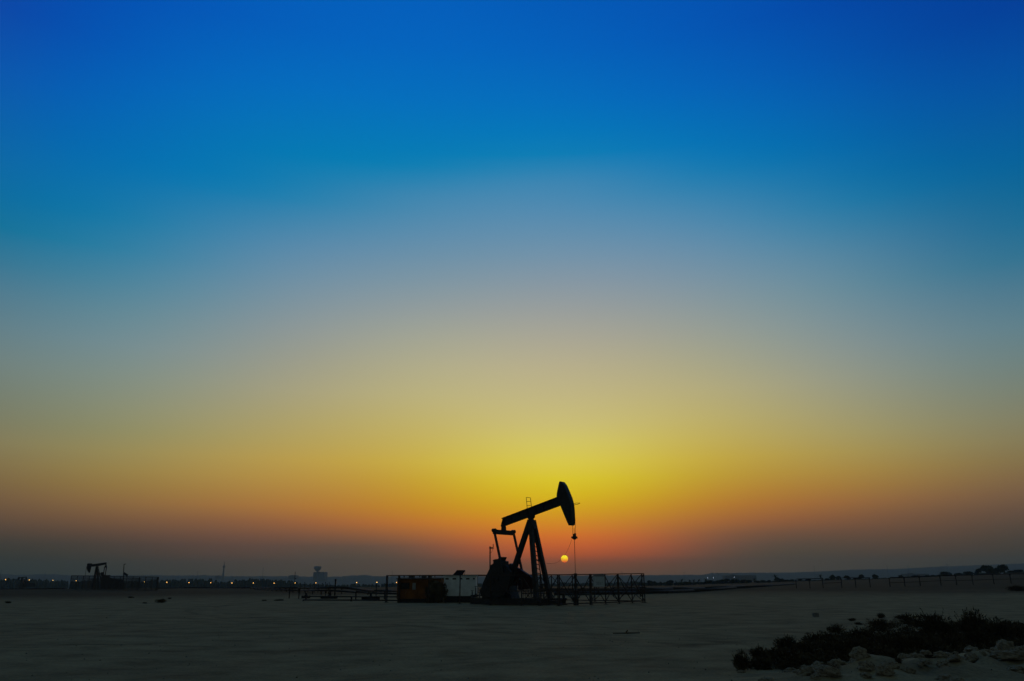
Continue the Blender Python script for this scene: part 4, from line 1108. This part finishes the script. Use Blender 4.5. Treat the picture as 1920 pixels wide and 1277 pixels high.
shrub(312, 322, 1119.6, 1123.2, 'small dark tuft just right of the low brown bush', 1, 'lone bushes on the sand')
shrub(514, 530, 1122.6, 1126.0, 'low dark scrub patch left of the pipe yard', 1, 'lone bushes on the sand')
shrub(488, 500, 1123.8, 1126.2, 'flat dark scrub patch left of its neighbour', 0, 'lone bushes on the sand')
shrub(1790, 1796, 1095.5, 1099, 'small dark scrub at the foot of the pipe rack', 0, 'lone bushes on the sand')
# the dark dome of brush in front of the cabin's right end
c = G(814, 1128.5); g = tz(c.x, c.y)
def dome():
    b = P(817, 1127, 73.9); g = tz(b.x, b.y); k = 73.9 / FPX
    T = thing('shrub', (b.x, b.y, g), 'tall dark rounded bush between the brown cabin and pale cabinet', 'shrub')
    f = bpy.data.objects.new('foliage', shrub_mesh(11, LEAF, 3800, .2)); W = 21 * k; f.scale = (W, W * .6, (P(817, 1083, 73.9).z - g) * 1.02)
    COL.objects.link(f); f.parent = T
    m = MB(); m.ball((b.x, b.y, g + .9), .75, .4, .95, .2, 3, 14, cut=-.9); m.build('inner_twigs', LEAF, T)
dome()
def scrub():
    rn = random.Random(21); m = MB(); poly = [(1400, 1250), (1460, 1222), (1560, 1192), (1640, 1180), (1700, 1166), (1920, 1170), (1920, 1205), (1850, 1212), (1800, 1222), (1710, 1234), (1620, 1232), (1500, 1246)]
    def inside(u, v):
        c = False; j = len(poly) - 1
        for i in range(len(poly)):
            (x1, y1), (x2, y2) = poly[i], poly[j]
            if (y1 > v) != (y2 > v) and u < (x2 - x1) * (v - y1) / (y2 - y1) + x1: c = not c
            j = i
        return c
    k = 0
    while k < 520:
        u, v = rn.uniform(1395, 1960), rn.uniform(1165, 1252)
        if not inside(min(u, 1915), v): continue
        k += 1; b = G(u, v + 6); g = tz(b.x, b.y); r = rn.uniform(.16, .34)
        for _ in range(75):
            d = Vector((rn.gauss(0, 1), rn.gauss(0, 1), abs(rn.gauss(0, 1)))).normalized() * rn.random() ** .4 * r
            m.leaf((b.x + d.x * 1.3, b.y + d.y * 1.3, g + d.z * .95), rn.uniform(.02, .05), rn, 2.5)
    tag(m.build('undergrowth', LEAF), 'dense black undergrowth filling the hollow between the shrubs', 'undergrowth', None, 'stuff')
scrub()
def rock_mesh(seed):
    m = MB(); m.ball((0, 0, 0), 1, 1, 1, .5, seed, 22, cut=-.35); o = m.build('rock', ROCK, smooth=False); me = o.data; bpy.data.objects.remove(o); return me
RK = [rock_mesh(s) for s in (1, 4, 7, 9, 12)]
def rock(u0, u1, vt, vb, label, group='pale stones of the bank', lift=0.0):
    u = (u0 + u1) / 2; b = G(u, vb); 
    if lift: b = P(u, vb, lift)
    g = tz(b.x, b.y); k = b.y / FPX; W = (u1 - u0) * k / 2; t = P(u, vt, b.y).z; H = max(.04, t - g) * .85
    o = bpy.data.objects.new('rock', rnd.choice(RK)); COL.objects.link(o)
    o.location = (b.x, b.y, g + H * .2); o.scale = (W * .78, W * .75, H * .74); o.rotation_euler.z = rnd.uniform(0, 6)
    tag(o, label, 'rock', group)
for a in [
    (1382, 1398, 1255, 1262, 'small pale stone at the foot of the left tip shrub'),
    (1408, 1420, 1228, 1241, 'pale stone caught between the two leftmost shrubs'),
    (1466, 1484, 1257, 1265, 'flat pale stone below the low toe shrub'),
    (1484, 1508, 1258, 1272, 'broad pale stone right of the toe shrub'),
    (1520, 1552, 1238, 1258, 'pale rounded stone left of the large rounded stone'),
    (1552, 1590, 1233, 1256, 'large rounded pale stone at the top of the left bank'),
    (1500, 1518, 1246, 1256, 'small pale stone between toe shrub and bank'),
    (1620, 1660, 1228, 1250, 'pale stone left of the brown twig dome'),
    (1684, 1714, 1223, 1246, 'squarish pale stone right of the brown twig dome'),
    (1783, 1800, 1220, 1232, 'small pale stone standing up on the bank crest'),
    (1812, 1842, 1208, 1234, 'pointed pale boulder on the bank crest'),
    (1864, 1912, 1196, 1228, 'largest pale boulder at the right of the bank'),
    (1556, 1580, 1184, 1198, 'pale stones group showing through the upper shrubs'),
    (1612, 1634, 1174, 1188, 'pale flat stone beside the brownish upper shrub'),
    (1636, 1652, 1182, 1194, 'pale chipped stone below the brownish upper shrub'),
    (1672, 1700, 1158, 1172, 'long pale stone behind the brownish upper shrub'),
    (1900, 1925, 1210, 1232, 'pale boulder cut by the right edge')]:
    rock(*a)
def small_rocks():
    rn = random.Random(5); words = ['grey', 'pale', 'chipped', 'flat', 'rounded', 'angular']
    for i in range(110):
        t = rn.uniform(-.02, 1.1); d = BB - BA; q = BA + d * t + Vector((rn.gauss(0, .8), rn.gauss(-.2, .8)))
        g = tz(q.x, q.y); s = rn.uniform(.05, .17)
        o = bpy.data.objects.new('rock', rn.choice(RK)); COL.objects.link(o); o.location = (q.x, q.y, g + s * .15); o.scale = (s * rn.uniform(.8, 1.6), s, s * rn.uniform(.5, .9)); o.rotation_euler.z = rn.uniform(0, 6)
        tag(o, 'small loose pale stone strewn over the sandy bank', 'rock', 'small loose stones strewn over the bank')
small_rocks()
def pebbles():
    rn = random.Random(8); m = MB()
    for _ in range(800):
        a = R(rn.uniform(-36, 36)); D = 8 + 52 * rn.random() ** 1.5; x, y = D * math.sin(a), D * math.cos(a); s = rn.uniform(.008, .024) * (1 + D / 60)
        g = tz(x, y); h = s * rn.uniform(.5, 1); n = 5; o0 = rn.uniform(0, 6)
        vs = [Vector((x + math.cos(o0 + i * 1.257) * s * rn.uniform(.7, 1.2), y + math.sin(o0 + i * 1.257) * s * rn.uniform(.7, 1.2), g - .01)) for i in range(n)] + [Vector((x + s * .15, y, g + h))]
        m.add(vs, [(i, (i + 1) % n, n) for i in range(n)])
    tag(m.build('pebbles', mat('dull_pebble', (.10, .09, .07), .95, .5, 2)), 'loose pebbles scattered over the sand', 'pebbles', None, 'stuff')
pebbles()
def block():
    b = G(1530, 1158.5); g = tz(b.x, b.y); T = thing('concrete_block', (b.x, b.y, g), 'small square concrete block alone on the sand above the thicket', 'block')
    m = MB(); m.box((b.x, b.y, g - .01), .23, .2, .17, .2); m.build('body', CONC, T); m = MB(); m.box((b.x, b.y, g + .163), .17, .14, .012, .2); m.build('top_recess', mat('darker_grey_concrete', (.12, .12, .11), .9), T)  # thin plate of darker grey on the block's top
    b = G(1176, 1187); g = tz(b.x, b.y); T = MB()
    T.beam((b.x - .5, b.y, g + .015), (b.x + .45, b.y + .1, g + .02), .05, .035); T.beam((b.x - .05, b.y, g + .02), (b.x + .02, b.y, g + .12), .04)
    tag(T.build('stick', BARK, origin=(b.x, b.y, g)), 'short dry stick lying on the sand in the middle foreground', 'stick')
block()

# ------------------------------------------------------------------ render settings
SC.view_settings.view_transform = 'Standard'; SC.view_settings.look = 'None'
SC.view_settings.exposure = 0; SC.view_settings.gamma = 1
SC.render.engine = 'CYCLES'
SC.cycles.volume_bounces = 1
SC.cycles.max_bounces = 6
SC.cycles.use_denoising = True
